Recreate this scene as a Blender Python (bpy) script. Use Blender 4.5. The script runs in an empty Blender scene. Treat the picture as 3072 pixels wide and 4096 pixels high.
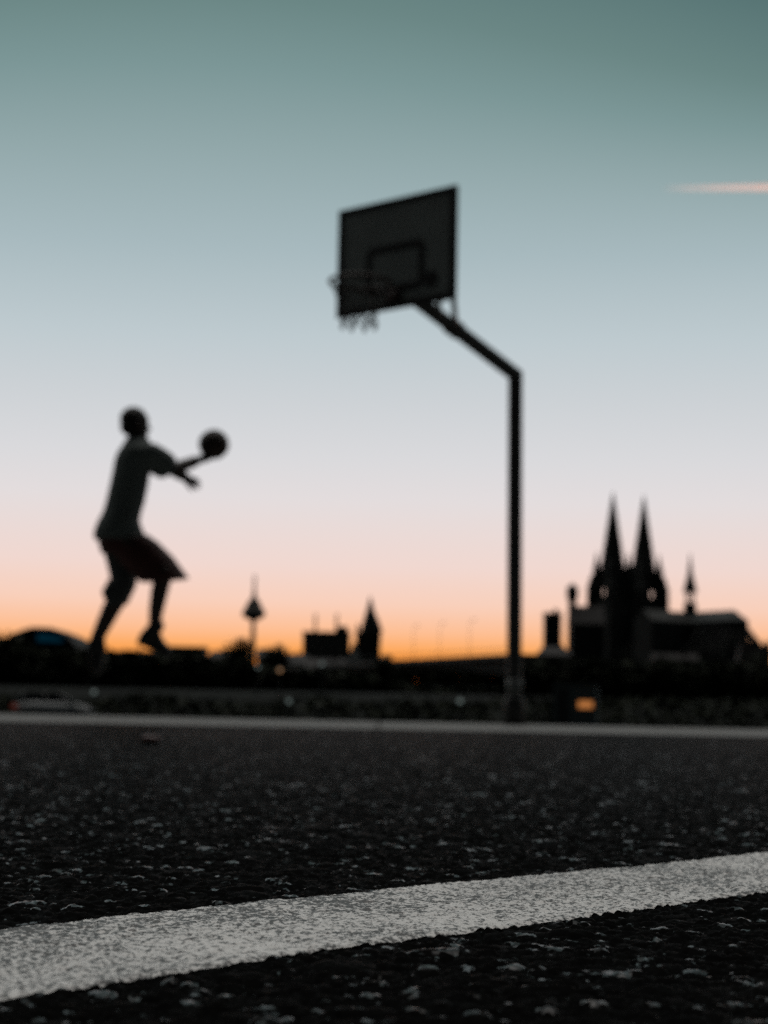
import bpy, bmesh, math, random
import numpy as np
from mathutils import Vector, Matrix, Quaternion
random.seed(7)
rng = np.random.default_rng(11)
scene = bpy.context.scene
COL = scene.collection
V = Vector

# ------------------------------------------------------------------ camera model
F_PX, PITCH, ROLL, CAM_H = 1800.0, 0.1127, 0.0205, 0.062
RT = V((1, 0, 0)); FW = V((0, math.cos(PITCH), math.sin(PITCH))); UP = V((0, -math.sin(PITCH), math.cos(PITCH)))
CR, SR = math.cos(ROLL), math.sin(ROLL)


def at(px, py, Y):
    """Point of the place that the photograph (768 x 1024) shows at px, py, at the distance Y."""
    a, b = px - 384, py - 512
    u = CR * a + SR * b
    v = -SR * a + CR * b
    d = RT * (u / F_PX) - UP * (v / F_PX) + FW
    return V((0, 0, CAM_H)) + d * (Y / d.y)


def on_ground(px, py, z=0.0):
    a, b = px - 384, py - 512
    u = CR * a + SR * b
    v = -SR * a + CR * b
    d = RT * (u / F_PX) - UP * (v / F_PX) + FW
    return V((0, 0, CAM_H)) + d * ((z - CAM_H) / d.z)


# ------------------------------------------------------------------ materials
def s2l(c):
    return tuple(((x / 255) / 12.92 if x <= 10 else ((x / 255 + 0.055) / 1.055) ** 2.4) for x in c)


def mat(name, col, rough=0.7, metal=0.0, var=0.25, scale=6.0, bump=0.0, bscale=40.0, spec=0.5, emit=None, estr=0.0):
    m = bpy.data.materials.new(name); m.use_nodes = True
    nt = m.node_tree; b = nt.nodes['Principled BSDF']
    tc = nt.nodes.new('ShaderNodeTexCoord')
    n = nt.nodes.new('ShaderNodeTexNoise'); n.inputs['Scale'].default_value = scale; n.inputs['Detail'].default_value = 6
    nt.links.new(tc.outputs['Object'], n.inputs['Vector'])
    r = nt.nodes.new('ShaderNodeValToRGB')
    r.color_ramp.elements[0].position = 0.3; r.color_ramp.elements[1].position = 0.7
    r.color_ramp.elements[0].color = (*[c * (1 - var) for c in col], 1)
    r.color_ramp.elements[1].color = (*[min(1, c * (1 + var)) for c in col], 1)
    nt.links.new(n.outputs['Fac'], r.inputs['Fac']); nt.links.new(r.outputs['Color'], b.inputs['Base Color'])
    b.inputs['Roughness'].default_value = rough; b.inputs['Metallic'].default_value = metal
    b.inputs['Specular IOR Level'].default_value = spec
    if bump:
        n2 = nt.nodes.new('ShaderNodeTexNoise'); n2.inputs['Scale'].default_value = bscale; n2.inputs['Detail'].default_value = 8
        nt.links.new(tc.outputs['Object'], n2.inputs['Vector'])
        bp = nt.nodes.new('ShaderNodeBump'); bp.inputs['Strength'].default_value = bump; bp.inputs['Distance'].default_value = 0.02
        nt.links.new(n2.outputs['Fac'], bp.inputs['Height']); nt.links.new(bp.outputs['Normal'], b.inputs['Normal'])
    if emit:
        b.inputs['Emission Color'].default_value = (*emit, 1); b.inputs['Emission Strength'].default_value = estr
    return m


M = {}
M['steel'] = mat('dark_painted_steel', (0.035, 0.037, 0.036), 0.55, 0.0, 0.3, 5, 0.05, 60)
M['galv'] = mat('galvanised_steel', (0.12, 0.12, 0.12), 0.5, 0.6, 0.3, 20)
M['board'] = mat('grey_backboard', (0.24, 0.275, 0.265), 0.6, 0.0, 0.12, 4)
M['board_line'] = mat('black_board_paint', (0.012, 0.012, 0.012), 0.6)
M['rim'] = mat('rim_paint', (0.03, 0.008, 0.005), 0.5)
M['chain'] = mat('net_cord', (0.02, 0.02, 0.02), 0.7)
M['sticker'] = mat('pale_sticker', (0.13, 0.145, 0.14), 0.5, 0, 0.25, 30)
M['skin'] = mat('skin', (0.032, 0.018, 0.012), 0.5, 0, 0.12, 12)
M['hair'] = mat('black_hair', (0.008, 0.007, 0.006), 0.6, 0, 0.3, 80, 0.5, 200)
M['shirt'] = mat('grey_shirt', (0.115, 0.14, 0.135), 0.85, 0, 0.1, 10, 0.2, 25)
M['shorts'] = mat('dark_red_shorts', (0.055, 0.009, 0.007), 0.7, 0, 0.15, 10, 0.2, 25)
M['panel'] = mat('grey_side_panel', (0.055, 0.064, 0.063), 0.75, 0, 0.12, 10)
M['shoe'] = mat('dark_shoe', (0.02, 0.02, 0.02), 0.55)
M['sole'] = mat('pale_sole', (0.05, 0.05, 0.048), 0.7)
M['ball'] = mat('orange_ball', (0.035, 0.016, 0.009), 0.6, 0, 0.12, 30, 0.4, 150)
M['seam'] = mat('ball_seam', (0.008, 0.008, 0.008), 0.6)
M['stone'] = mat('dark_stone', (0.05, 0.055, 0.052), 0.85, 0, 0.35, 0.15)
M['slate'] = mat('slate_roof', (0.014, 0.026, 0.026), 0.75, 0, 0.25, 0.2)
M['concrete'] = mat('tower_concrete', (0.16, 0.15, 0.14), 0.8, 0, 0.2, 0.1)
M['brick'] = mat('dark_brick', (0.09, 0.06, 0.05), 0.85, 0, 0.3, 0.3)
M['plaster'] = mat('grey_plaster', (0.15, 0.15, 0.14), 0.85, 0, 0.2, 0.3)
M['palewall'] = mat('pale_plaster', (0.80, 0.83, 0.80), 0.8, 0, 0.06, 0.3)
M['tiles'] = mat('dark_roof_tiles', (0.014, 0.012, 0.0115), 0.75, 0, 0.3, 0.5)
M['glass'] = mat('dark_window_glass', (0.02, 0.022, 0.024), 0.3)
M['frame'] = mat('window_frame', (0.10, 0.10, 0.10), 0.6)
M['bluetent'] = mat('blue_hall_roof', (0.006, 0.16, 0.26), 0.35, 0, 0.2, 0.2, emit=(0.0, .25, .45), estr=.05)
M['greyhall'] = mat('hall_shell', (0.015, 0.018, 0.018), 0.9, 0, 0.2, 0.2)
M['leaf'] = mat('dark_leaves', (0.022, 0.030, 0.014), 0.75, 0, 0.5, 0.8, spec=0.15)
M['bark'] = mat('bark', (0.04, 0.03, 0.024), 0.9, 0, 0.3, 4)
M['carwhite'] = mat('white_car_paint', (0.72, 0.75, 0.75), 0.3, 0, 0.03, 3)
M['cardark'] = mat('dark_car_paint', (0.02, 0.022, 0.025), 0.3, 0, 0.1, 3)
M['tyre'] = mat('tyre_rubber', (0.012, 0.012, 0.012), 0.8)
M['alloy'] = mat('alloy_rim', (0.3, 0.3, 0.3), 0.35, 0.8)
M['tail'] = mat('red_tail_lamp', (0.35, 0.03, 0.02), 0.25, 0, 0.1, 10, emit=(1.0, 0.22, 0.15), estr=0.06)
M['headlamp'] = mat('headlamp_glass', (0.6, 0.62, 0.62), 0.15)
M['plate'] = mat('number_plate', (0.6, 0.6, 0.58), 0.4)
M['lampwarm'] = mat('warm_lamp_globe', (0.8, 0.7, 0.6), 0.4, emit=(1.0, 0.55, 0.28), estr=.32)
M['lampcool'] = mat('cool_lamp_globe', (0.8, 0.8, 0.8), 0.4, emit=(0.75, 0.95, 0.90), estr=.16)
M['litwin'] = mat('lit_window_pane', (0.5, 0.4, 0.25), 0.3, 0, 0.25, 4, emit=(1.0, 0.36, 0.10), estr=.42)
M['kiosk'] = mat('kiosk_panel', (0.28, 0.34, 0.34), 0.6, 0, 0.1, 2)
M['redcap'] = mat('red_plastic', (0.09, 0.016, 0.011), 0.4)
M['quay'] = mat('quay_stone', (0.30, 0.29, 0.27), 0.85, 0, 0.3, 0.2)
M['grass'] = mat('dusk_grass', (0.009, 0.010, 0.008), 0.95, 0, 0.45, 0.35, 0.6, 3, spec=0.1)
M['path'] = mat('pale_concrete', (0.155, 0.155, 0.147), 0.75, 0, 0.22, 1.2, 0.25, 90)


def shade(o, smooth=True):
    if smooth:
        o.data.polygons.foreach_set('use_smooth', [True] * len(o.data.polygons))


def obj(name, bm, m, parent=None, smooth=False):
    me = bpy.data.meshes.new(name)
    bmesh.ops.recalc_face_normals(bm, faces=bm.faces)
    bm.to_mesh(me); bm.free()
    if m: me.materials.append(m)
    o = bpy.data.objects.new(name, me); COL.objects.link(o)
    if parent: o.parent = parent
    shade(o, smooth)
    return o


def tag(o, label=None, cat=None, group=None, kind=None):
    if label: o['label'] = label
    if cat: o['category'] = cat
    if group: o['group'] = group
    if kind: o['kind'] = kind
    return o


def thing(name, label, cat, loc=(0, 0, 0), rz=0.0, group=None):
    o = bpy.data.objects.new(name, None); COL.objects.link(o)
    o.location = loc; o.rotation_euler = (0, 0, rz); o.empty_display_size = 0.2
    return tag(o, label, cat, group)


def copy_thing(root, loc, label=None, rz=None):
    r = root.copy(); COL.objects.link(r); r.location = loc
    if rz is not None: r.rotation_euler = (0, 0, rz)
    if label: r['label'] = label
    for ch in list(root.children):
        c = ch.copy(); COL.objects.link(c); c.parent = r
        for g in list(ch.children):
            d = g.copy(); COL.objects.link(d); d.parent = c
    return r


# ------------------------------------------------------------------ mesh helpers
def B():
    return bmesh.new()


def box(bm, lo, hi, bevel=0.0):
    c = [(a + b) / 2 for a, b in zip(lo, hi)]; s = [abs(b - a) for a, b in zip(lo, hi)]
    r = bmesh.ops.create_cube(bm, size=1.0, matrix=Matrix.Translation(c) @ Matrix.Diagonal((*s, 1)))
    if bevel:
        es = list({e for v in r['verts'] for e in v.link_edges})
        bmesh.ops.bevel(bm, geom=es, offset=bevel, segments=2, affect='EDGES')
    return bm


def frame_of(d):
    d = V(d).normalized()
    a = V((0, 0, 1)) if abs(d.z) < 0.9 else V((1, 0, 0))
    u = d.cross(a).normalized()
    return u, d.cross(u).normalized()


def loft(bm, stations, seg=16, cap=True):
    """stations: (centre, semi-axis vector U, semi-axis vector W)."""
    rings = []
    for c, u, w in stations:
        c, u, w = V(c), V(u), V(w)
        rings.append([bm.verts.new(c + u * math.cos(2 * math.pi * k / seg) + w * math.sin(2 * math.pi * k / seg)) for k in range(seg)])
    for a, b in zip(rings, rings[1:]):
        for k in range(seg):
            bm.faces.new((a[k], a[(k + 1) % seg], b[(k + 1) % seg], b[k]))
    if cap:
        bm.faces.new(rings[0][::-1]); bm.faces.new(rings[-1])
    return bm


def tube(bm, pts, rad, seg=10, cap=True):
    pts = [V(p) for p in pts]
    if not isinstance(rad, (list, tuple)): rad = [rad] * len(pts)
    st = []
    d0 = (pts[1] - pts[0]).normalized(); u, w = frame_of(d0)
    for i, p in enumerate(pts):
        if i == 0: d = pts[1] - pts[0]
        elif i == len(pts) - 1: d = pts[-1] - pts[-2]
        else: d = (pts[i + 1] - pts[i]).normalized() + (pts[i] - pts[i - 1]).normalized()
        d = d.normalized()
        k = 1.0
        if 0 < i < len(pts) - 1:
            k = 1 / max(0.5, math.cos(0.5 * (pts[i + 1] - pts[i]).angle(pts[i] - pts[i - 1])))
        q = d0.rotation_difference(d)
        u, w = q @ u, q @ w; d0 = d
        if k > 1.0005:   # mitre
            n = (pts[i + 1] - pts[i]).cross(pts[i] - pts[i - 1]).normalized(); t = n.cross(d).normalized()
            uu = n * u.dot(n) + t * u.dot(t) * k; ww = n * w.dot(n) + t * w.dot(t) * k
        else: uu, ww = u, w
        st.append((p, uu * rad[i], ww * rad[i]))
    return loft(bm, st, seg, cap)


def ellipsoid(bm, c, ax, ay, az, sub=3):
    """semi-axis vectors."""
    ax, ay, az = V(ax), V(ay), V(az)
    m = Matrix((ax, ay, az)).transposed().to_4x4(); m.translation = V(c)
    bmesh.ops.create_icosphere(bm, subdivisions=sub, radius=1.0, matrix=m)
    return bm


def capsule(bm, a, b, ra, rb, seg=14):
    a, b = V(a), V(b); d = (b - a).normalized(); u, w = frame_of(d)
    st = []
    for k in range(5):
        t = math.pi / 2 * (1 - k / 4.5); st.append((a - d * ra * math.sin(t), u * ra * math.cos(t), w * ra * math.cos(t)))
    for k in range(5):
        t = math.pi / 2 * (k + 0.5) / 4.5; st.append((b + d * rb * math.sin(t), u * rb * math.cos(t), w * rb * math.cos(t)))
    return loft(bm, st, seg)


def lathe(bm, profile, seg=24, c=(0, 0, 0)):
    return loft(bm, [(V(c) + V((0, 0, z)), V((max(r, 1e-3), 0, 0)), V((0, max(r, 1e-3), 0))) for r, z in profile], seg)


def prism(bm, poly, axis, depth):
    """poly: list of 3D points, extruded along the vector axis * depth."""
    axis = V(axis) * depth
    a = [bm.verts.new(V(p)) for p in poly]; b = [bm.verts.new(V(p) + axis) for p in poly]
    n = len(poly)
    bm.faces.new(a[::-1]); bm.faces.new(b)
    for k in range(n):
        bm.faces.new((a[k], a[(k + 1) % n], b[(k + 1) % n], b[k]))
    return bm


def pyramid(bm, lo, hi, z0, z1, tip=0.0):
    cx, cy = (lo[0] + hi[0]) / 2, (lo[1] + hi[1]) / 2
    hx, hy = (hi[0] - lo[0]) / 2, (hi[1] - lo[1]) / 2
    base = [V((cx + sx * hx, cy + sy * hy, z0)) for sx, sy in ((-1, -1), (1, -1), (1, 1), (-1, 1))]
    top = [V((cx + sx * max(tip, .02), cy + sy * max(tip, .02), z1)) for sx, sy in ((-1, -1), (1, -1), (1, 1), (-1, 1))]
    a = [bm.verts.new(p) for p in base]; b = [bm.verts.new(p) for p in top]
    bm.faces.new(a[::-1]); bm.faces.new(b)
    for k in range(4): bm.faces.new((a[k], a[(k + 1) % 4], b[(k + 1) % 4], b[k]))
    return bm


def remesh(name, bm, m, parent, voxel=0.007, smooth=4, cut=None):
    o = obj('tmp', bm, None)
    r = o.modifiers.new('r', 'REMESH'); r.mode = 'VOXEL'; r.voxel_size = voxel; r.use_smooth_shade = True
    if smooth:
        s = o.modifiers.new('s', 'SMOOTH'); s.iterations = smooth; s.factor = 0.5
    dg = bpy.context.evaluated_depsgraph_get()
    me = bpy.data.meshes.new_from_object(o.evaluated_get(dg))
    me.name = name; me.materials.clear(); me.materials.append(m)
    bpy.data.objects.remove(o)
    n = bpy.data.objects.new(name, me); COL.objects.link(n); n.parent = parent
    shade(n)
    return n


def localise(root):
    """Children were built in world coordinates: move their meshes into the root's own frame."""
    bpy.context.view_layer.update()
    inv = root.matrix_world.inverted()
    for c in root.children_recursive:
        if c.type == 'MESH': c.data.transform(inv)


def np_mesh(name, co, faces, m, parent=None, smooth=False):
    me = bpy.data.meshes.new(name)
    nf, k = faces.shape
    me.vertices.add(len(co)); me.vertices.foreach_set('co', np.ascontiguousarray(co, dtype=np.float32).ravel())
    me.loops.add(nf * k); me.loops.foreach_set('vertex_index', np.ascontiguousarray(faces, dtype=np.int32).ravel())
    me.polygons.add(nf); me.polygons.foreach_set('loop_start', np.arange(0, nf * k, k, dtype=np.int32))
    me.polygons.foreach_set('use_smooth', np.full(nf, smooth))
    me.update(calc_edges=True)
    if m: me.materials.append(m)
    o = bpy.data.objects.new(name, me); COL.objects.link(o)
    if parent: o.parent = parent
    return o


def grid_faces(nr, nc, off=0):
    i = np.arange(nr - 1)[:, None] * nc + np.arange(nc - 1)[None, :] + off
    return np.stack([i, i + 1, i + nc + 1, i + nc], -1).reshape(-1, 4)


# ------------------------------------------------------------------ the sky
OVERHEAD_FILL = 2.1
SUN_AZ, SUN_EL = math.radians(-4.0), math.radians(-1.5)
world = bpy.data.worlds.new('World'); scene.world = world; world.use_nodes = True
nt = world.node_tree; nt.nodes.clear()
N = nt.nodes.new; L = nt.links.new


def mth(op, a, b=None, c=None, clamp=False):
    n = N('ShaderNodeMath'); n.operation = op; n.use_clamp = clamp
    for i, x in enumerate((a, b, c)):
        if x is None: continue
        if isinstance(x, (int, float)): n.inputs[i].default_value = x
        else: L(x, n.inputs[i])
    return n.outputs[0]


tc = N('ShaderNodeTexCoord'); sp = N('ShaderNodeSeparateXYZ'); L(tc.outputs['Generated'], sp.inputs[0])
el = mth('MULTIPLY', mth('ARCSINE', sp.outputs['Z']), 180 / math.pi)
az = mth('MULTIPLY', mth('ARCTAN2', sp.outputs['X'], sp.outputs['Y']), 180 / math.pi)
daz = mth('MULTIPLY', mth('SUBTRACT', az, -6.0), 1 / 48.0)
we = N('ShaderNodeMapRange'); we.interpolation_type = 'SMOOTHSTEP'; L(el, we.inputs['Value']); we.inputs['From Min'].default_value = 13; we.inputs['From Max'].default_value = 21
wz = N('ShaderNodeMapRange'); wz.interpolation_type = 'SMOOTHSTEP'; L(mth('ABSOLUTE', az), wz.inputs['Value']); wz.inputs['From Min'].default_value = 14; wz.inputs['From Max'].default_value = 50
wt = mth('MAXIMUM', we.outputs[0], wz.outputs[0])
el_eff = mth('MULTIPLY', mth('MAXIMUM', el, 0.0), mth('ADD', mth('MULTIPLY', mth('MULTIPLY', daz, daz), wt), 1.0))
fac = mth('MULTIPLY', el_eff, 1 / 60.0, clamp=True)
ramp = N('ShaderNodeValToRGB'); cr = ramp.color_ramp
SKY = [(0.0, (230, 104, 20)), (1.4, (240, 130, 40)), (1.8, (248, 153, 66)), (2.15, (251, 172, 102)), (2.65, (251, 190, 148)),
       (3.5, (246, 206, 186)), (4.7, (238, 214, 207)), (6.8, (225, 219, 220)), (8.1, (216, 216, 219)), (10.0, (203, 208, 212)),
       (11.9, (189, 201, 206)), (14.7, (166, 184, 189)), (17.75, (144, 166, 168)), (20.2, (122, 149, 149)), (22.3, (105, 133, 131)),
       (26.0, (80, 110, 110)), (32.0, (68, 98, 102)), (45.0, (62, 84, 92)), (60.0, (52, 70, 80))]
while len(cr.elements) > 1: cr.elements.remove(cr.elements[-1])
for i, (e, c) in enumerate(SKY):
    x = cr.elements[0] if i == 0 else cr.elements.new(e / 60.0)
    x.position = e / 60.0; x.color = (*s2l(c), 1)
L(fac, ramp.inputs['Fac'])
# the eastern half of the sky, behind the photographer, is already dark
hor = mth('SQRT', mth('ADD', mth('MULTIPLY', sp.outputs['X'], sp.outputs['X']), mth('ADD', mth('MULTIPLY', sp.outputs['Y'], sp.outputs['Y']), 1e-6)))
back = N('ShaderNodeMapRange'); back.interpolation_type = 'SMOOTHSTEP'
L(sp.outputs['Y'], back.inputs['Value'])
back.inputs['From Min'].default_value = -0.05; back.inputs['From Max'].default_value = 0.88
back.inputs['To Min'].default_value = 0.09; back.inputs['To Max'].default_value = 1.0
dim = N('ShaderNodeMix'); dim.data_type = 'RGBA'; dim.blend_type = 'MULTIPLY'; dim.inputs[0].default_value = 1.0
L(ramp.outputs['Color'], dim.inputs[6])
cmb = N('ShaderNodeCombineXYZ')
for k in range(3): L(back.outputs[0], cmb.inputs[k])
L(cmb.outputs[0], dim.inputs[7])
bg = N('ShaderNodeBackground'); bg.inputs['Strength'].default_value = 1.0; L(dim.outputs[2], bg.inputs['Color'])
nish = N('ShaderNodeTexSky'); nish.sky_type = 'NISHITA'; nish.sun_disc = False
nish.sun_elevation = SUN_EL; nish.sun_rotation = SUN_AZ
bg2 = N('ShaderNodeBackground'); bg2.inputs['Strength'].default_value = 0.015; L(nish.outputs[0], bg2.inputs['Color'])
# added glow high in front, out of the frame, to brighten line and court
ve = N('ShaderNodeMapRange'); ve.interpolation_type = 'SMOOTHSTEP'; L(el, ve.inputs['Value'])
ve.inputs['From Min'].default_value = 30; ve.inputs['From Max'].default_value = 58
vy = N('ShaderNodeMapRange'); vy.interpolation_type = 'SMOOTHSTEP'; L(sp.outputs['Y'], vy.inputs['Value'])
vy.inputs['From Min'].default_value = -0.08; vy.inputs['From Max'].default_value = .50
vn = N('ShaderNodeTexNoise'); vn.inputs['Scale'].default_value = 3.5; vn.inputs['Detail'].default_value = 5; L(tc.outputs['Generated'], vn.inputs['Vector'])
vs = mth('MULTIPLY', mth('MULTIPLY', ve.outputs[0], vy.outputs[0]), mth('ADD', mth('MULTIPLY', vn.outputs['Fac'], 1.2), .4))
bg3 = N('ShaderNodeBackground'); bg3.inputs['Color'].default_value = (1.0, .95, .90, 1); L(mth('MULTIPLY', vs, OVERHEAD_FILL), bg3.inputs['Strength'])
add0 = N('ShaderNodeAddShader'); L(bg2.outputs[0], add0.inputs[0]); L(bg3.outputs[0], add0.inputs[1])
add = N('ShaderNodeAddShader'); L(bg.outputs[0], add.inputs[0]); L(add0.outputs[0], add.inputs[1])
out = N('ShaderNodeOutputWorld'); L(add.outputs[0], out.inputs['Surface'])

# the sun has just set: it shines up from below the horizon, and only the contrail still catches it
sun = bpy.data.lights.new('sun', 'SUN'); sun.energy = 2.2; sun.angle = math.radians(0.5); sun.color = (1.0, 0.57, 0.46)
so = bpy.data.objects.new('sun', sun); COL.objects.link(so)
sd = V((math.sin(SUN_AZ) * math.cos(SUN_EL), math.cos(SUN_AZ) * math.cos(SUN_EL), math.sin(SUN_EL)))
so.rotation_euler = sd.to_track_quat('Z', 'Y').to_euler(); so.location = (0, 40, 30)

# ------------------------------------------------------------------ ground
bm = B()
xs = [-7000, -600, -160, -60, 60, 160, 600, 7000]
prof = [(-7000, -.05), (-20, -.05), (28, -.05), (45, -.62), (98, -.62), (102, -.4), (113, 1.35), (118, 1.5), (400, 1.5), (2600, 1.5), (9000, 1.5)]
rows = []
for y, z in prof:
    rows.append([bm.verts.new((x, y, z)) for x in xs])
for a, b in zip(rows, rows[1:]):
    for k in range(len(xs) - 1): bm.faces.new((a[k], a[k + 1], b[k + 1], b[k]))
tag(obj('ground', bm, M['grass'], smooth=False), 'dark grassy ground and low bank beyond the court', 'ground', kind='structure')


# asphalt: real stones standing out of the binder
def hsh(i, j, s):
    v = np.sin(i * 127.1 + j * 311.7 + s * 74.7) * 43758.5453
    return v - np.floor(v)


def vnoise(x, y, s):
    i, j = np.floor(x), np.floor(y); fx, fy = x - i, y - j
    fx = fx * fx * (3 - 2 * fx); fy = fy * fy * (3 - 2 * fy)
    a, b, c, d = hsh(i, j, s), hsh(i + 1, j, s), hsh(i, j + 1, s), hsh(i + 1, j + 1, s)
    return a + (b - a) * fx + (c - a) * fy + (a - b - c + d) * fx * fy


def undulate(x, y):
    return 0.0030 * (vnoise(x * 2.2, y * 2.2, 1) - .5) + 0.0016 * (vnoise(x * 9, y * 9, 2) - .5)


def stones(x, y, cell, seed, keep):
    """height (m) of domed stones and a per-stone random number."""
    i0, j0 = np.floor(x / cell), np.floor(y / cell)
    h = np.zeros_like(x); tone = np.zeros_like(x)
    for di in (-1, 0, 1):
        for dj in (-1, 0, 1):
            i, j = i0 + di, j0 + dj
            on = hsh(i, j, seed + 5) < keep
            cx = (i + .15 + .7 * hsh(i, j, seed)) * cell; cy = (j + .15 + .7 * hsh(i, j, seed + 1)) * cell
            th = hsh(i, j, seed + 2) * math.pi; r = cell * (0.38 + .34 * hsh(i, j, seed + 3))
            e = 0.6 + .4 * hsh(i, j, seed + 4)
            dx, dy = x - cx, y - cy
            u = (dx * np.cos(th) + dy * np.sin(th)) / r; w = (-dx * np.sin(th) + dy * np.cos(th)) / (r * e)
            # angular outline
            q = np.maximum(np.abs(u) + .42 * np.abs(w), np.abs(w) + .42 * np.abs(u)) * .78
            q = .72 * q + .28 * np.sqrt(u * u + w * w)
            tilt = (hsh(i, j, seed + 6) - .5) * u + (hsh(i, j, seed + 7) - .5) * w
            top = cell * (0.08 + .18 * hsh(i, j, seed + 8))
            d = np.where(on, top * np.clip(1 - q ** 4.0, 0, 1) ** .8 * (1 + 1.0 * tilt), 0)
            up = d > h
            tone = np.where(up, hsh(i, j, seed + 9), tone); h = np.where(up, d, h)
    return h, tone


def asphalt_h(x, y):
    a, ta = stones(x, y, 0.0052, 3, .75)
    b, tb = stones(x + 3.3, y + 1.7, 0.0027, 23, .85)
    c, tcn = stones(x + 7.1, y + 4.2, 0.013, 43, .08)
    h = np.maximum(np.maximum(a, b * .9), c * .55)
    tone = np.where((a >= b * .9) & (a >= c * .55), ta, np.where(b * .9 > c * .55, tb, tcn))
    return h, tone


NR, NC = 1150, 1250
rr = 0.18 * (8.7 / 0.18) ** (np.arange(NR) / (NR - 1))
aa = np.linspace(-0.56, 0.56, NC)
X = (rr[:, None] * np.sin(aa)[None, :]).ravel(); Yg = (rr[:, None] * np.cos(aa)[None, :]).ravel()
hh, tone = asphalt_h(X, Yg)
rad = np.repeat(rr, NC)
Z = undulate(X, Yg) + hh - .0012 + 0.00055 * (vnoise(X * 1100, Yg * 1100, 8) - .5)
co = np.stack([X, Yg, Z], -1)
fc = grid_faces(NR, NC)
# the rest of the court under and round it
q = np.array([(-16, -6, -.004), (16, -6, -.004), (16, 8.2, -.004), (-16, 8.2, -.004)])
m_asph = bpy.data.materials.new('asphalt'); m_asph.use_nodes = True
ant = m_asph.node_tree; pb = ant.nodes['Principled BSDF']
at_n = ant.nodes.new('ShaderNodeAttribute'); at_n.attribute_name = 'stone'
arp = ant.nodes.new('ShaderNodeValToRGB')
arp.color_ramp.elements[0].position = 0.0; arp.color_ramp.elements[0].color = (.0034, .0034, .0033, 1)
arp.color_ramp.elements[1].position = 1.0; arp.color_ramp.elements[1].color = (.040, .037, .033, 1)
x = arp.color_ramp.elements.new(.80); x.color = (.0058, .0057, .0055, 1)
x = arp.color_ramp.elements.new(.945); x.color = (.012, .0117, .0112, 1)
ant.links.new(at_n.outputs['Fac'], arp.inputs['Fac']); ant.links.new(arp.outputs['Color'], pb.inputs['Base Color'])
arr = ant.nodes.new('ShaderNodeMapRange'); ant.links.new(at_n.outputs['Fac'], arr.inputs['Value'])
arr.inputs['To Min'].default_value = .62; arr.inputs['To Max'].default_value = .30
ant.links.new(arr.outputs[0], pb.inputs['Roughness'])
asp = ant.nodes.new('ShaderNodeMapRange'); ant.links.new(at_n.outputs['Fac'], asp.inputs['Value'])
asp.inputs['From Min'].default_value = .84; asp.inputs['From Max'].default_value = 1.0
asp.inputs['To Min'].default_value = .0005; asp.inputs['To Max'].default_value = .3
ant.links.new(asp.outputs[0], pb.inputs['Specular IOR Level'])
court = np_mesh('asphalt_court', np.concatenate([co, q]), np.concatenate([fc, len(co) + np.array([[0, 1, 2, 3]])]), m_asph, smooth=True)
attr = court.data.attributes.new('stone', 'FLOAT', 'POINT')
attr.data.foreach_set('value', np.concatenate([np.where(hh > .0002, tone * (.80 + .20 * np.clip(vnoise(X * 650, Yg * 650, 61) * 1.5, 0, 1)), 0), [.3] * 4]).astype(np.float32))
tag(court, 'dark coarse asphalt of the basketball court', 'court', kind='structure')

# white court line, paint lying over the stones
g = [on_ground(*p) for p in ((0, 930), (768, 854), (0, 996), (768, 892))]
dl = ((g[1] - g[0]).normalized() + (g[3] - g[2]).normalized()).normalized()
nl = V((-dl.y, dl.x, 0))
top_o = (g[0].dot(nl) + g[1].dot(nl)) / 2; bot_o = (g[2].dot(nl) + g[3].dot(nl)) / 2
print('LINE width', top_o - bot_o, 'dir', math.degrees(math.atan2(dl.y, dl.x)))
s0 = g[2].dot(dl)
ss = np.concatenate([np.linspace(s0 - .25, s0 + .75, 1100), np.linspace(s0 + .752, s0 + 5, 700)])
nw = 110
tt = np.linspace(0, 1, nw)
S, T = np.meshgrid(ss, tt, indexing='ij')
jit0 = .0010 * (vnoise(S * 160, S * 0 + 3, 31) - .5) + .003 * (vnoise(S * 25, S * 0 + 9, 32) - .5)
jit1 = .0010 * (vnoise(S * 160, S * 0 + 5, 33) - .5) + .003 * (vnoise(S * 25, S * 0 + 7, 34) - .5)
O = (bot_o + jit0) * (1 - T) + (top_o + jit1) * T
LX = (S * dl.x + O * nl.x).ravel(); LY = (S * dl.y + O * nl.y).ravel()
ah, _ = asphalt_h(LX, LY)
fine = (vnoise(LX * 420, LY * 420, 51) - .5) * .0011 + (vnoise(LX * 900, LY * 900, 52) - .5) * .0008
surf = undulate(LX, LY) + ah - .0012
edge = np.clip(np.minimum(T, 1 - T).ravel() * 40, 0, 1)
LZ = undulate(LX, LY) + ah * .30 + fine * .55 + .0008 * (edge ** .5) - .0006
LZ = np.maximum(LZ, surf + .00025 + fine * .2)
m_line = bpy.data.materials.new('white_line_paint'); m_line.use_nodes = True
lnt = m_line.node_tree; lb = lnt.nodes['Principled BSDF']
tcl = lnt.nodes.new('ShaderNodeTexCoord')
n1 = lnt.nodes.new('ShaderNodeTexNoise'); n1.inputs['Scale'].default_value = 500; n1.inputs['Detail'].default_value = 5; n1.inputs['Roughness'].default_value = .7
lnt.links.new(tcl.outputs['Object'], n1.inputs['Vector'])
r1 = lnt.nodes.new('ShaderNodeValToRGB')
r1.color_ramp.elements[0].position = .468; r1.color_ramp.elements[0].color = (.035, .035, .033, 1)
r1.color_ramp.elements[1].position = .518; r1.color_ramp.elements[1].color = (.82, .81, .78, 1)
n3 = lnt.nodes.new('ShaderNodeTexNoise'); n3.inputs['Scale'].default_value = 14; n3.inputs['Detail'].default_value = 4
lnt.links.new(tcl.outputs['Object'], n3.inputs['Vector'])
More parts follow.
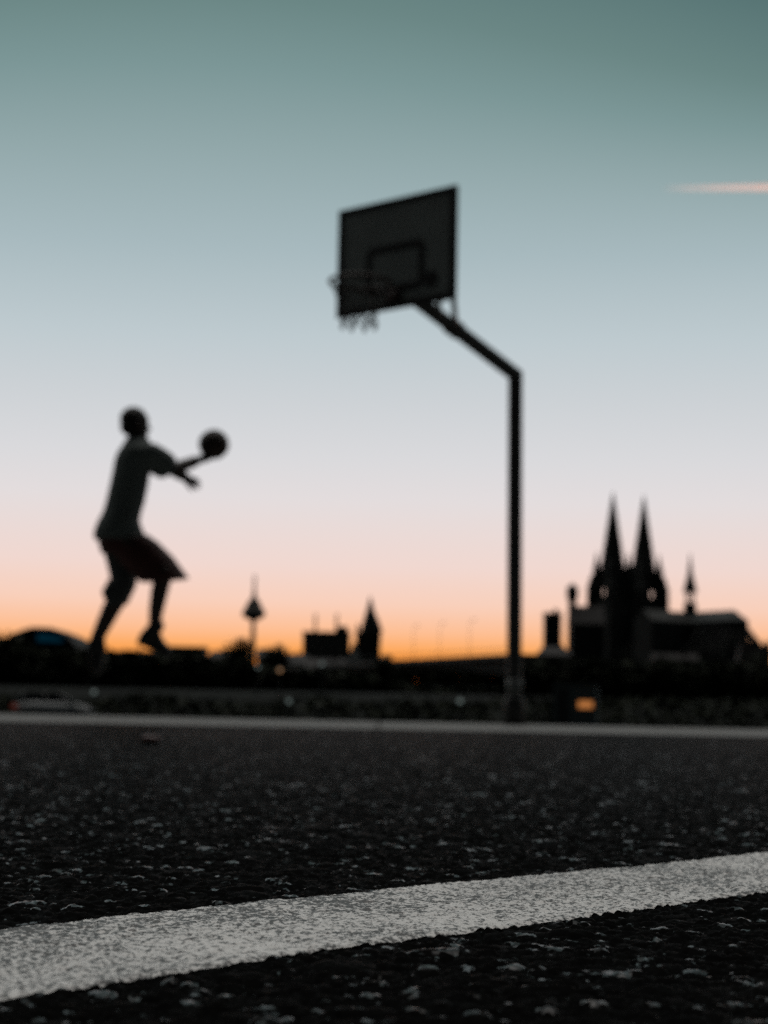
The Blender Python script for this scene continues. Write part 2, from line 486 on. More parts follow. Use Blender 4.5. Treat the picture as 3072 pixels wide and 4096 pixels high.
wa = lnt.nodes.new('ShaderNodeMath'); wa.operation = 'MULTIPLY_ADD'; lnt.links.new(n3.outputs['Fac'], wa.inputs[0]); wa.inputs[1].default_value = .26; wa.inputs[2].default_value = -.132
wb = lnt.nodes.new('ShaderNodeMath'); wb.operation = 'ADD'; lnt.links.new(n1.outputs['Fac'], wb.inputs[0]); lnt.links.new(wa.outputs[0], wb.inputs[1])
lnt.links.new(wb.outputs[0], r1.inputs['Fac']); lnt.links.new(r1.outputs['Color'], lb.inputs['Base Color'])
lb.inputs['Roughness'].default_value = .55
line = np_mesh('court_line', np.stack([LX, LY, LZ], -1), grid_faces(len(ss), nw), m_line, smooth=True)
tag(line, 'worn white line painted on the asphalt', 'court line', kind='structure')

# pale concrete apron at the far side of the court
bm = B()
ya, yb = 8.1, 17.0
nx = 90
for k in range(14):
    x0, x1 = -28 + 4 * k, -28 + 4 * k + 3.985
    for j in range(3):
        y0, y1 = ya + j * (yb - ya) / 3, ya + (j + 1) * (yb - ya) / 3 - .012
        box(bm, (x0, y0, -.12), (x1, y1, .004), .004)
tag(obj('pavement', bm, M['path']), 'pale concrete pavement behind the court', 'pavement', kind='structure')

# a red bottle cap on the asphalt
p = on_ground(150, 744)
bm = B()
prf = [(.0165, 0), (.0165, .010), (.0150, .0135), (.010, .0145), (.001, .0148)]
loft(bm, [(V((0, 0, z)), V((r, 0, 0)), V((0, r, 0))) for r, z in prf], 42)
for k in range(21):
    a = 2 * math.pi * k / 21
    tube(bm, [V((.0165 * math.cos(a), .0165 * math.sin(a), .0005)), V((.0165 * math.cos(a), .0165 * math.sin(a), .0105))], .0011, 6)
o = obj('bottle_cap', bm, M['redcap'], smooth=True); o.location = (p.x, p.y, .001); o.rotation_euler = (.06, .03, .4)
tag(o, 'small red bottle cap lying on the dark asphalt', 'bottle cap')

# ------------------------------------------------------------------ basketball hoop
BX, BY, TH, ARM_L, BEND_H, BH, BZ, BW = 0.0446, 13.6756, 0.7174, 1.5917, 2.925, 0.8761, 3.1965, 1.2
e_b = V((-math.cos(TH), math.sin(TH), 0)); n_b = V((-math.sin(TH), -math.cos(TH), 0))
ctr = V((BX, BY, 0)); pole = ctr - n_b * ARM_L
hoop = thing('basketball_hoop', 'tall dark basketball hoop with cranked pole standing at the court edge', 'basketball hoop', pole)
Zv = V((0, 0, 1))
top_lean = V((-.012, .0, 0))
R_P = .061
arm_end = ctr - n_b * .06 + V((0, 0, 3.385))
bend = pole + top_lean + V((0, 0, BEND_H))
bm = B(); tube(bm, [pole + V((.012, 0, 0)), bend, arm_end], R_P, 20)
post = obj('pole', bm, M['steel'], hoop, True)
mod = post.modifiers.new('e', 'EDGE_SPLIT'); mod.split_angle = math.radians(35)
bm = B(); lathe(bm, [(.086, 0), (.086, .215), (.080, .232), (R_P + .001, .236)], 24, pole + V((.012, 0, 0)))
obj('ground_sleeve', bm, M['steel'], hoop, True)
bm = B(); lathe(bm, [(R_P + .0025, .262), (R_P + .0025, .385)], 24, pole + V((.011, 0, 0)))
obj('sticker', bm, M['sticker'], hoop, True)


def bp(u, v, w):   # board coordinates: u to the right seen from the front, v above the lower edge, w out of the front
    return ctr - e_b * u + V((0, 0, BZ + v)) + n_b * w


def bbox(bm, u0, u1, v0, v1, w0, w1):
    pts = [bp(u, v, w0) for u, v in ((u0, v0), (u1, v0), (u1, v1), (u0, v1))]
    return prism(bm, pts, n_b, w1 - w0)


bm = B(); bbox(bm, -BW / 2 + .03, BW / 2 - .03, .03, BH - .03, -.02, 0)
bd = obj('backboard', bm, M['board'], hoop)
bm = B()
for a in ((-BW / 2, BW / 2, 0, .05), (-BW / 2, BW / 2, BH - .05, BH), (-BW / 2, -BW / 2 + .05, .05, BH - .05), (BW / 2 - .05, BW / 2, .05, BH - .05)):
    bbox(bm, *a, -.03, .008)
obj('board_frame', bm, M['board_line'], hoop)


def rrect_frame(bm, u0, u1, v0, v1, t, r, w0, w1, seg=6):
    def loop(u0, u1, v0, v1, r):
        pts = []
        for cx, cy, a0 in ((u1 - r, v1 - r, 0), (u0 + r, v1 - r, 90), (u0 + r, v0 + r, 180), (u1 - r, v0 + r, 270)):
            for k in range(seg + 1):
                a = math.radians(a0 + 90 * k / seg); pts.append((cx + r * math.cos(a), cy + r * math.sin(a)))
        return pts
    A = loop(u0, u1, v0, v1, r); C = loop(u0 + t, u1 - t, v0 + t, v1 - t, max(.005, r - t))
    n = len(A)
    va = [[bm.verts.new(bp(u, v, w)) for u, v in L_] for w in (w0, w1) for L_ in (A, C)]
    ao, ai, bo, bi = va
    for k in range(n):
        j = (k + 1) % n
        bm.faces.new((bo[k], bo[j], bi[j], bi[k])); bm.faces.new((ao[k], ai[k], ai[j], ao[j]))
        bm.faces.new((ao[k], ao[j], bo[j], bo[k])); bm.faces.new((ai[k], bi[k], bi[j], ai[j]))


bm = B(); rrect_frame(bm, -.30, .30, .125, .515, .06, .07, .0005, .004)
tag(obj('target_square', bm, M['board_line'], bd), 'black rectangle painted above the rim')
bm = B()
loft(bm, [(bp(.37, .18, .0006), -e_b * .068, V((0, 0, .068))), (bp(.37, .18, .003), -e_b * .068, V((0, 0, .068)))], 24)
tag(obj('sticker', bm, M['board_line'], bd), 'round dark sticker on the right of the backboard')
RZ = .13
bm = B()
rc = bp(0, RZ, .40)
pts = [rc + (n_b * math.cos(a) - e_b * math.sin(a)) * .228 for a in np.linspace(0, 2 * math.pi, 41)[:-1]]
ring_pts = pts + pts[:1]
tube(bm, ring_pts, .016, 8)
bbox(bm, -.075, .075, RZ - .075, RZ + .02, .002, .014)
for s in (-1, 1):
    tube(bm, [bp(s * .06, RZ - .005, .012), rc - n_b * .14 - e_b * s * .175], .008, 8)
    tube(bm, [bp(s * .05, RZ - .065, .012), rc - n_b * .17 - e_b * s * .15 + V((0, 0, -.01))], .007, 8)
rim = obj('rim', bm, M['rim'], hoop, True)
# net: diamond cords, gathered to a narrower mouth
bm = B()
K = 8
levels = [(0, .226), (.08, .190), (.15, .160), (.22, .140), (.28, .130), (.335, .132)]
for k in range(K):
    for sgn in (-1, 1):
        pp = []
        for i, (dz, r) in enumerate(levels):
            a = 2 * math.pi * (k + sgn * .5 * i) / K
            pp.append(rc + (n_b * math.cos(a) - e_b * math.sin(a)) * r + V((0, 0, -dz)))
        tube(bm, pp, .0062, 5)
        ellipsoid(bm, pp[-1], (.020, 0, 0), (0, .020, 0), (0, 0, .028), 1)
obj('net', bm, M['chain'], hoop, True)
# braces from the arm to the lower corners of the board, and the mounting frame behind it
ad = (arm_end - bend)
j0 = bend + ad * .53
bm = B()
tube(bm, [j0, bp(.56, .03, -.035)], .022, 8)
tube(bm, [j0 + ad * .10, bp(.40, .03, -.035)], .013, 8)
tube(bm, [j0 + ad * .22, bp(.52, .03, -.035)], .010, 8)
obj('brace', bm, M['galv'], hoop, True)
bm = B()
bbox(bm, -.42, .42, .38, .46, -.06, -.031); bbox(bm, -.42, .42, .06, .12, -.06, -.031)
bbox(bm, -.05, .05, .12, .38, -.07, -.031)
obj('mounting_frame', bm, M['galv'], hoop)
tube_b = B(); d_ = ad.normalized(); tube(tube_b, [j0 - d_ * .03, j0 + d_ * .09], R_P + .012, 20)
obj('clamp', tube_b, M['steel'], hoop, True)
localise(hoop)

# ------------------------------------------------------------------ the player in mid-air
PY = 14.3
MPX = PY / F_PX


def Q(cx, cy, dy=0.0):
    return at(50 + cx * 0.13562, 387.5 + cy * 0.13562, PY + dy)


CU = 0.13562 * PY / F_PX          # metres per crop unit
A_F = math.radians(16)
FWD = V((math.cos(A_F), math.sin(A_F), 0)); RGT = V((math.sin(A_F), -math.cos(A_F), 0))
root_p = Q(520, 1900)
man = thing('person', 'player in grey shirt and dark red shorts leaping towards the hoop with arms out', 'person', (root_p.x, PY, .55))
bm = B()


def limb(bm, pts, rads):
    for (a, ra), (b, rb) in zip(zip(pts, rads), list(zip(pts, rads))[1:]):
        capsule(bm, a, b, ra, rb)


# torso
IMX = V((1, 0, 0))
for c, hw, lat in (((640, 455, 0), 80, .15),):
    pass
tor = [((512, 1150), 95, .14), ((512, 1060), 112, .165), ((528, 960), 105, .155), ((552, 840), 98, .145), ((575, 700), 108, .16), ((595, 580), 116, .185),
       ((615, 490), 100, .19), ((632, 425), 62, .11), ((640, 385), 46, .062)]
loft(bm, [(Q(*c), FWD * hw * CU, RGT * lat) for c, hw, lat in tor], 24)
# neck and head
capsule(bm, Q(642, 430), Q(642, 340), .090, .076)
hc = Q(630, 262)
hd_f = (FWD + V((0, .15, .03))).normalized(); hd_r = hd_f.cross(V((0, 0, 1))).normalized(); hd_u = hd_r.cross(hd_f).normalized()


def H(f, r, u):
    return hc + (hd_f * f + hd_r * r + hd_u * u) * 1.12


ellipsoid(bm, H(-.005, 0, .012), hd_f * 0.1131, hd_r * 0.0885, hd_u * 0.1086)
ellipsoid(bm, H(.030, 0, -.055), hd_f * 0.0694, hd_r * 0.0672, hd_u * 0.0806)          # face and jaw
ellipsoid(bm, H(.068, 0, -.108), hd_f * 0.0269, hd_r * 0.0291, hd_u * 0.0202)          # chin
ellipsoid(bm, H(.075, 0, .012), hd_f * 0.0246, hd_r * 0.0616, hd_u * 0.0157)           # brow
capsule(bm, H(.088, 0, -.008), H(.106, 0, -.040), .009, .013)                      # nose
ellipsoid(bm, H(.094, 0, -.043), hd_f * 0.0112, hd_r * 0.0213, hd_u * 0.0090)
ellipsoid(bm, H(.085, 0, -.070), hd_f * 0.0134, hd_r * 0.0291, hd_u * 0.0078)          # lips
ellipsoid(bm, H(.083, 0, -.082), hd_f * 0.0134, hd_r * 0.0258, hd_u * 0.0078)
for s in (-1, 1):
    ellipsoid(bm, H(.074, s * .033, -.008), hd_f * 0.0157, hd_r * 0.0157, hd_u * 0.0123)     # eyes
    ellipsoid(bm, H(.055, s * .050, -.035), hd_f * 0.0246, hd_r * 0.0179, hd_u * 0.0224)     # cheekbones
    ellipsoid(bm, H(-.006, s * .083, -.022), hd_f * 0.0246, hd_r * 0.0101, hd_u * 0.0381)    # ears
# arms
BALL = Q(1208, 420, .27)
sh_r, el_r, wr_r = Q(745, 485, -.13), Q(915, 600, .03), Q(1068, 545, .20)
sh_l, el_l, wr_l = Q(690, 470, .18), Q(900, 603, .40), Q(985, 655, .46)
for sh, elb, wr in ((sh_r, el_r, wr_r), (sh_l, el_l, wr_l)):
    ellipsoid(bm, sh, (.072, 0, 0), (0, .072, 0), (0, 0, .068))
    limb(bm, [sh, sh.lerp(elb, .45), elb], [.064, .056, .048])
    limb(bm, [elb, elb.lerp(wr, .3), wr], [.054, .056, .046])


def hand(bm, wrist, d, n, curl, spread=.10, side=1):
    """d along the hand, n out of the palm, thumb on the side * s side; four fingers bent at three joints, and a thumb."""
    d = d.normalized(); n = (n - d * n.dot(d)).normalized(); s = d.cross(n).normalized() * side
    pl = .095
    loft(bm, [(wrist - d * .01, s * .034, n * .026), (wrist + d * .03, s * .042, n * .024), (wrist + d * pl * .75, s * .046, n * .021), (wrist + d * (pl + .004), s * .043, n * .015)], 14)
    for k, (off, ln) in enumerate(((.031, .072), (.010, .080), (-.011, .074), (-.031, .058))):
        p = wrist + d * (pl - .006 - .006 * (k == 3)) + s * off
        dd = (d + s * spread * (off / .031)).normalized(); ax = dd.cross(n).normalized()
        r = .0112
        for j, fr in enumerate((.45, .31, .24)):
            dd = Quaternion(ax, curl * (.7 + .25 * j + .06 * k)) @ dd
            q_ = p + dd * ln * fr
            capsule(bm, p, q_, r, r * .92, 10); p = q_; r *= .92
    p = wrist + d * .025 + s * .030
    dd = (d * .65 + s * .75 + n * .25).normalized(); r = .0140
    for fr in (.042, .034, .027):
        q_ = p + dd * fr; capsule(bm, p, q_, r, r * .9, 10); p = q_; r *= .9
        dd = (dd + d * .25 + n * .18).normalized()


# the ball sits on the fingers of the right hand; the palm is below and behind it
pc = (BALL - wr_r)
hand(bm, wr_r, (Q(1150, 512, .25) - wr_r), (BALL - Q(1110, 520, .22)) + V((0, -.05, 0)), .20, .28, 1)
hand(bm, wr_l, (Q(1095, 722, .55) - wr_l), V((.25, -.9, .35)), .16, .16, 1)
# legs
hp_l, kn_l, an_l = Q(490, 1130, .10), Q(525, 1520, .02), Q(332, 1885, .10)
hp_r, kn_r, an_r = Q(565, 1130, -.10), Q(845, 1360, -.20), Q(768, 1785, -.12)
limb(bm, [hp_l, hp_l.lerp(kn_l, .5), kn_l], [.098, .082, .060])
limb(bm, [hp_r, hp_r.lerp(kn_r, .5), kn_r], [.098, .084, .062])
back_l = V((-.012, 0, .004)); back_r = V((-.012, 0, 0))
limb(bm, [kn_l, kn_l.lerp(an_l, .32) + back_l, kn_l.lerp(an_l, .65) + back_l * .6, an_l], [.074, .076, .064, .052])
limb(bm, [kn_r, kn_r.lerp(an_r, .32) + back_r, kn_r.lerp(an_r, .65) + back_r, an_r], [.070, .072, .060, .048])
# feet inside the shoes
limb(bm, [an_l, Q(335, 2060, .08)], [.036, .030])
limb(bm, [an_r, Q(840, 1930, -.10)], [.036, .030])
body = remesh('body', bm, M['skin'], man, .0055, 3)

# hair, cut close
bm = B()
ellipsoid(bm, H(-.014, 0, .026), hd_f * 0.1120, hd_r * 0.0930, hd_u * 0.1042)
ellipsoid(bm, H(-.045, 0, -.025), hd_f * 0.0739, hd_r * 0.0840, hd_u * 0.0784)
remesh('hair', bm, M['hair'], man, .006, 2)

# shirt with short wide sleeves
bm = B()
sv = [((520, 1128), 194, .21), ((510, 1085), 190, .215), ((507, 1040), 176, .21), ((508, 985), 154, .20), ((532, 920), 142, .195), ((556, 840), 143, .195),
      ((580, 730), 142, .20), ((600, 620), 138, .215), ((612, 530), 134, .225), ((630, 475), 130, .225), ((642, 432), 112, .175), ((646, 398), 96, .115), ((646, 378), 86, .098)]
loft(bm, [(Q(*c), FWD * hw * CU, RGT * lat) for c, hw, lat in sv], 32)
for sh, elb in ((sh_r, el_r), (sh_l, el_l)):
    d = (elb - sh).normalized(); u, w = frame_of(d)
    ellipsoid(bm, sh, (.088, 0, 0), (0, .088, 0), (0, 0, .080))
    dn = V((0, 0, -1))
    st = [(sh - d * .02, .086), (sh + d * .08 + dn * .008, .100), (sh + d * .16 + dn * .020, .108), (sh.lerp(elb, .74) + dn * .024, .100)]
    loft(bm, [(c, u * r, w * r) for c, r in st], 20)
# folds: shallow diagonal ridges
for k in range(7):
    y0 = 620 + 70 * k
    tube(bm, [Q(560 - k * 8, y0, -.205), Q(600 - k * 10, y0 + 60, -.21), Q(640 - k * 12, y0 + 95, -.17)], .009, 8)
remesh('shirt', bm, M['shirt'], man, .008, 3)

# shorts: two wide legs
bm = B()
DY = V((0, 1, 0))


def axis(cx, cy):
    return (Q(cx, cy) - Q(0, 0)).normalized()


loft(bm, [(Q(520, 1075), FWD * 150 * CU, RGT * .19), (Q(524, 1150), FWD * 170 * CU, RGT * .20), (Q(538, 1230), FWD * 158 * CU, RGT * .19)], 28)
rl = [((575, 1130, -.06), (1, -.35), 146), ((660, 1218, -.09), (1, -.55), 158), ((755, 1312, -.12), (1, -.40), 166), ((848, 1424, -.14), (1, -.07), 180)]
loft(bm, [(Q(*c), axis(*a) * hw * CU, (DY + V((-.1, 0, 0))) * .135) for c, a, hw in rl], 28)
remesh('shorts', bm, M['shorts'], man, .008, 2)
bm = B()
ll = [((510, 1130, .08), (1, -.02), 132), ((520, 1240, .08), (1, .0), 118), ((532, 1350, .07), (1, .0), 102), ((545, 1440, .06), (1, .05), 98), ((507, 1545, .05), (1, -.12), 96), ((492, 1612, .05), (1, -.18), 80)]
loft(bm, [(Q(*c), axis(*a) * hw * CU, DY * .130) for c, a, hw in ll], 28)
# the hem kicks out behind the knee
loft(bm, [(Q(470, 1455, .05), axis(.5, .5) * 60 * CU, DY * .11), (Q(425, 1510, .05), axis(.3, .95) * 48 * CU, DY * .12), (Q(400, 1535, .05), axis(.25, .95) * 50 * CU, DY * .10)], 20)
sl = remesh('shorts_leg', bm, M['panel'], man, .008, 2)
tag(sl, 'grey left leg of the shorts')


# shoes
def shoe(name, ank, heel, toe, up):
    d = (toe - heel).normalized(); s = d.cross(up).normalized(); up = s.cross(d).normalized(); ln = (toe - heel).length
    bm = B()
    st = [(.00, .030, .040, .030), (.06, .044, .062, .045), (.25, .046, .068, .052), (.45, .048, .058, .042), (.70, .054, .048, .032), (.90, .048, .036, .024), (1.0, .026, .022, .016)]
    loft(bm, [(heel + d * ln * t + up * (h * .9), s * w, up * h) for t, w, h, _ in st], 20)
    capsule(bm, heel + d * ln * .2 + up * .05, ank + (ank - (heel + d * ln * .2)).normalized() * .035, .064, .060)
    o = remesh(name, bm, M['shoe'], man, .006, 3)
    bm = B()
    loft(bm, [(heel + d * ln * t - up * .004, s * (w + .004), up * .014) for t, w, h, _ in st], 20)
    obj('sole', bm, M['sole'], o, True)
    return o


shoe('shoe', an_r, Q(642, 1870, -.12), Q(885, 1985, -.10), V((.35, 0, .9)))
shoe('shoe', an_l, Q(292, 1868, .10), Q(330, 2120, .08), V((.97, 0, .15)))
localise(man)

# the ball
bm = B(); bmesh.ops.create_uvsphere(bm, u_segments=48, v_segments=24, radius=.1235)
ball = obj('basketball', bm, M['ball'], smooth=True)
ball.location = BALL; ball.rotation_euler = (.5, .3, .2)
tag(ball, 'basketball leaving the fingertips of the leaping player', 'ball')
bm = B()
for ax in ('x', 'y'):
    pts = []
    for k in range(49):
        a = 2 * math.pi * k / 48
        pts.append(V((0, math.cos(a), math.sin(a))) * .1232 if ax == 'x' else V((math.cos(a), 0, math.sin(a))) * .1232)
    tube(bm, pts, .0026, 6, False)
for s in (-1, 1):
    pts = []
    for k in range(49):
        a = 2 * math.pi * k / 48
        v = V((math.cos(a) * .66, s * (.62 + .16 * math.cos(2 * a)), math.sin(a) * .66)).normalized() * .1232
        pts.append(v)
    tube(bm, pts, .0026, 6, False)
obj('seam', bm, M['seam'], ball, True)

# ------------------------------------------------------------------ foliage
def leaf_mesh(name, pts, size, m, parent=None):
    n = len(pts)
    a = rng.normal(size=(n, 3)); a /= np.linalg.norm(a, axis=1)[:, None]
    b = np.cross(a, rng.normal(size=(n, 3))); b /= np.linalg.norm(b, axis=1)[:, None]
    s = size * (.6 + .8 * rng.random((n, 1)))
    c = np.stack([pts - a * s, pts + b * s * .55, pts + a * s, pts - b * s * .55], 1).reshape(-1, 3)
    return np_mesh(name, c, np.arange(4 * n).reshape(n, 4), m, parent)


def tree(px, pytop, Y, wid, label, zb=1.5, n=1500, name='tree'):
    base = at(px, 700, Y); base.z = zb
    ht = at(px, pytop, Y).z - zb
    t = thing(name, label, 'tree', base)
    bm = B()
    tube(bm, [V((0, 0, -.1)), V((.05, .02, ht * .25)), V((-.04, 0, ht * .55)), V((.02, 0, ht * .85))], [ht * .03, ht * .024, ht * .016, ht * .006], 8)
    for k in range(6):
        a = 2.4 * k; z = ht * (.3 + .07 * k)
        tube(bm, [V((0, 0, z)), V((math.cos(a), math.sin(a), .9)) * wid * .28 + V((0, 0, z)), V((math.cos(a), math.sin(a), .7)) * wid * .5 + V((0, 0, z))], [ht * .012, ht * .008, ht * .003], 6)
    obj('trunk', bm, M['bark'], t, True)
    cl = []
    for k in range(26):
        while True:
            v = rng.uniform(-1, 1, 3)
            if np.linalg.norm(v) < 1: break
        cl.append(v)
    cl = np.array(cl); cl = cl * np.array([wid * .42, wid * .42, ht * .34]) + np.array([0, 0, ht * .58])
    w = rng.integers(0, len(cl), n)
    pts = cl[w] + rng.normal(size=(n, 3)) * np.array([wid * .13, wid * .13, ht * .09])
    pts[:, 2] = np.clip(pts[:, 2], ht * .08, ht * .99)
    leaf_mesh('crown', pts, ht * .04, M['leaf'], t)
    return t


def belt(name, label, Y, stops, zb, n, size, deep=5.0):
    """a planted belt read as one mass; stops: (px, py of the top)."""
    sx = np.array([s[0] for s in stops], float); sy = np.array([s[1] for s in stops], float)
    px = rng.uniform(sx[0], sx[-1], n)
    tops = np.array([at(a, b, Y).z for a, b in zip(sx, sy)]); xsw = np.array([at(a, 700, Y).x for a in sx])
    x = np.interp(px, sx, xsw)
    ztop = np.interp(px, sx, tops)
    lump = .80 + .20 * (vnoise(x * .55, x * 0 + 1.3, 71) * .65 + vnoise(x * 1.9, x * 0 + 4.1, 72) * .35) * 1.25
    y = Y + rng.uniform(-deep / 2, deep / 2, n)
    u = rng.random(n) ** .75
    z = zb + (ztop - zb) * lump * u
    o = leaf_mesh(name, np.stack([x, y, z], -1), size, M['leaf'])
    return tag(o, label, 'trees', kind='stuff')


belt('tree_belt', 'dark belt of trees along the bank behind the leaping player', 128,
     [(-420, 650), (-60, 646), (0, 638), (14, 636), (30, 646), (70, 649), (110, 648), (165, 649), (205, 656), (230, 661), (300, 668), (350, 672), (392, 682), (430, 690), (512, 691)], 1.3, 15000, .38)
belt('tree_belt', 'dark belt of trees along the bank below the cathedral', 124,
     [(512, 676), (524, 664), (540, 659), (600, 661), (660, 660), (720, 662), (780, 664), (1180, 662)], 1.3, 12000, .36)
belt('shrubs', 'low dark shrubs growing on the bank between court and trees', 101,
     [(-420, 694), (-60, 697), (20, 693), (70, 699), (130, 692), (190, 697), (250, 700), (300, 694), (345, 698), (380, 701), (430, 697), (480, 700), (520, 696), (600, 699), (650, 695), (710, 699), (790, 696), (1180, 697)], -.5, 9000, .22, 7.0)
tree(-4, 631, 135, 3.0, 'round tree at the left edge beside the blue hall')
tree(92, 650, 133, 2.2, 'low tree to the right of the blue hall behind the jumping foot')
belt('tree_belt', 'far dark line of trees on the quay behind the bridge', 530, [(340, 662), (400, 663), (450, 664), (500, 662), (560, 660)], 1.5, 6000, 1.3, 10)
tree(237, 638, 180, 3.0, 'broad round tree just left of the television tower', n=1800)
tree(275, 644, 190, 2.6, 'smaller tree just right of the television tower')
tree(384, 655, 170, 2.2, 'small tree at the foot of the church spire')
tree(757, 652, 140, 2.6, 'tree at the right edge beside the cathedral choir')

# ------------------------------------------------------------------ city
GZ = 1.5


def base_at(px, Y):
    b = at(px, 690, Y); b.z = GZ
    return b


def hgt(px, py, Y):
    return at(px, py, Y).z - GZ


def windows(root, w, h0, h1, nx, nz, yf, sw=1.1, sh=1.6):
    for i in range(nx):
        for j in range(nz):
            cx = -w / 2 + w * (i + .5) / nx; cz = h0 + (h1 - h0) * (j + .5) / nz
            bm = B(); box(bm, (cx - sw / 2, yf - .06, cz - sh / 2), (cx + sw / 2, yf + .1, cz + sh / 2))
            f = obj('window', bm, M['frame'], root)
            bm = B()
            for sx in (-1, 1):
                x0 = cx + (sx - 1) * sw * .25 + sw * .05 * 0 + (.06 if sx < 0 else .03)
                box(bm, (cx - sw / 2 + .08 if sx < 0 else cx + .04, yf - .09, cz - sh / 2 + .08), (cx - .04 if sx < 0 else cx + sw / 2 - .08, yf - .065, cz + sh / 2 - .08))
            obj('pane', bm, M['glass'], f)


def house(name, label, x0, x1, ytop, Y, roof='gable', wall='plaster', eave=None, deep=12, nx=4, nz=2, cat='house', rise=None):
    c = base_at((x0 + x1) / 2, Y); w = (x1 - x0) * Y / F_PX; H_ = hgt((x0 + x1) / 2, ytop, Y)
    t = thing(name, label, cat, c)
    rise = rise if rise is not None else (0 if roof == 'flat' else min(w * .42, H_ * .35))
    he = H_ - rise
    bm = B(); box(bm, (-w / 2, 0, -.5), (w / 2, deep, he))
    if roof == 'front':      # gable end towards us
        bm.free(); bm = B()
        prism(bm, [V((-w / 2, 0, -.5)), V((w / 2, 0, -.5)), V((w / 2, 0, he)), V((0, 0, H_)), V((-w / 2, 0, he))], (0, 1, 0), deep)
    obj('wall', bm, M[wall], t)
    bm = B()
    if roof == 'gable':
        prism(bm, [V((-w / 2 - .4, -.5, he + .01)), V((-w / 2 - .4, deep + .5, he + .01)), V((-w / 2 - .4, deep / 2, H_))], (1, 0, 0), w + .8)
    elif roof == 'hip':
        a = [bm.verts.new(p) for p in ((-w / 2 - .4, -.4, he + .01), (w / 2 + .4, -.4, he + .01), (w / 2 + .4, deep + .4, he + .01), (-w / 2 - .4, deep + .4, he + .01))]
        b1 = bm.verts.new((-w * .28, deep / 2, H_)); b2 = bm.verts.new((w * .28, deep / 2, H_))
        for f in ((a[0], a[1], b2, b1), (a[1], a[2], b2), (a[2], a[3], b1, b2), (a[3], a[0], b1), (a[3], a[2], a[1], a[0])): bm.faces.new(f)
    elif roof == 'flat':
        box(bm, (-w / 2 - .25, -.25, he + .01), (w / 2 + .25, deep + .25, he + .5))
    else:
        for s in (-1, 1):
            prism(bm, [V((s * (w / 2 + .35), -.3, he - .35 * 2 * rise / w + .03)), V((0, -.3, H_ + .03)), V((0, -.3, H_ + .33)), V((s * (w / 2 + .35), -.3, he - .35 * 2 * rise / w + .33))], (0, 1, 0), deep + .6)
    r = obj('roof', bm, M['tiles'], t)
    if roof in ('gable', 'hip'):
        bm = B(); box(bm, (w * .2 - .4, deep / 2 - .4, H_ - 1.2), (w * .2 + .4, deep / 2 + .4, H_ + .9)); obj('chimney', bm, M['brick'], r)
    if nx: windows(t, w, max(1, he * .45), he - .6, nx, nz, 0)
    return t


# hall with the blue vault at the far left
Yh = 420; c = base_at(37, Yh)
hall = thing('event_hall', 'domed hall with a blue roof panel behind the trees on the left', 'hall', c)
hh_ = hgt(37, 627, Yh); hw_ = 36 * Yh / F_PX
bm = B(); n = 28
arc = [V((-hw_ * 1.12 * math.cos(math.pi * k / n), 0, hh_ - (hh_ * .42) * (1 - math.sin(math.pi * k / n)))) for k in range(n + 1)]
prism(bm, [V((-hw_ * 1.12, 0, -.5))] + arc + [V((hw_ * 1.12, 0, -.5))], (0, 1, 0), 30)
obj('shell', bm, M['greyhall'], hall)
bm = B()
seg = [k for k in range(13, 20)]
o_, i_ = [], []
for k in seg:
    p = arc[k]; o_.append(V((p.x * 1.0 + .6, -.35, p.z - 1.6)))
low = hh_ - 3.4
prism(bm, [V((q_.x, -.35, max(q_.z, low + .2))) for q_ in o_] + [V((o_[-1].x, -.35, low)), V((o_[0].x, -.35, low))], (0, 1, 0), .3)
obj('roof_panel', bm, M['bluetent'], hall)
bm = B()
for k in range(0, n + 1, 4):
    tube(bm, [arc[k] + V((0, -.1, .05)), arc[k] + V((0, 30, .05))], .18, 6)
obj('roof_rib', bm, M['frame'], hall, True)

house('apartment_block', 'long flat topped block behind the right foot of the player', 166, 203, 648, 520, 'flat', nx=6, nz=2)
house('town_house', 'gabled house far left behind the jumping leg', 102, 150, 650, 500, 'gable')
house('town_house', 'hip roofed house between the player and the television tower', 203, 232, 650, 540, 'hip')
house('town_house', 'low gabled house right of the television tower', 256, 281, 648, 560, 'gable')
house('terrace_house', 'long low terrace left of the big dark block', 279, 304, 653, 540, 'gable', nx=5)
house('town_house', 'small gabled house at the left edge of the skyline', -30, 12, 640, 500, 'gable')
house('town_house', 'hip roofed house in the dip between hall and player', 70, 104, 653, 530, 'hip')
big = house('office_block', 'big dark block with two thin masts beside the church spire', 301.5, 348, 633, 600, 'flat', nx=7, nz=4, deep=16)
Hb = hgt(325, 635, 600)
bm = B(); box(bm, (3.2, 3, Hb + .5), (7.0, 10, Hb + 3.2)); prism(bm, [V((7.0, 3, Hb + .5)), V((7.3, 3, Hb + .5)), V((7.0, 3, Hb + 3.1))], (0, 1, 0), 7)
obj('roof_house', bm, M['plaster'], big)
for mx in (313.5, 335):
    xx = (mx - 325) * 600 / F_PX; zt = hgt(mx, 613, 600)
    bm = B(); tube(bm, [V((xx, 5, Hb)), V((xx, 5, zt))], [.42, .3], 8)
    for q_ in (.5, .75, .95):
        z_ = Hb + (zt - Hb) * q_
        tube(bm, [V((xx - .8, 5, z_)), V((xx + .8, 5, z_))], .08, 6)
    obj('mast', bm, M['concrete'], big)
house('gabled_house', 'narrow pale gabled house between the dark block and the church spire', 345.5, 361.5, 642, 470, 'front', 'palewall', nx=2, nz=2, rise=5.2, deep=10)
house('town_house', 'low hip roofed house right of the church spire', 379, 389, 656, 560, 'hip', nx=2)
house('riverside_house', 'long pale roofed house below the two masts', 306, 344, 658, 430, 'gable', wall='plaster', nx=6, nz=2)

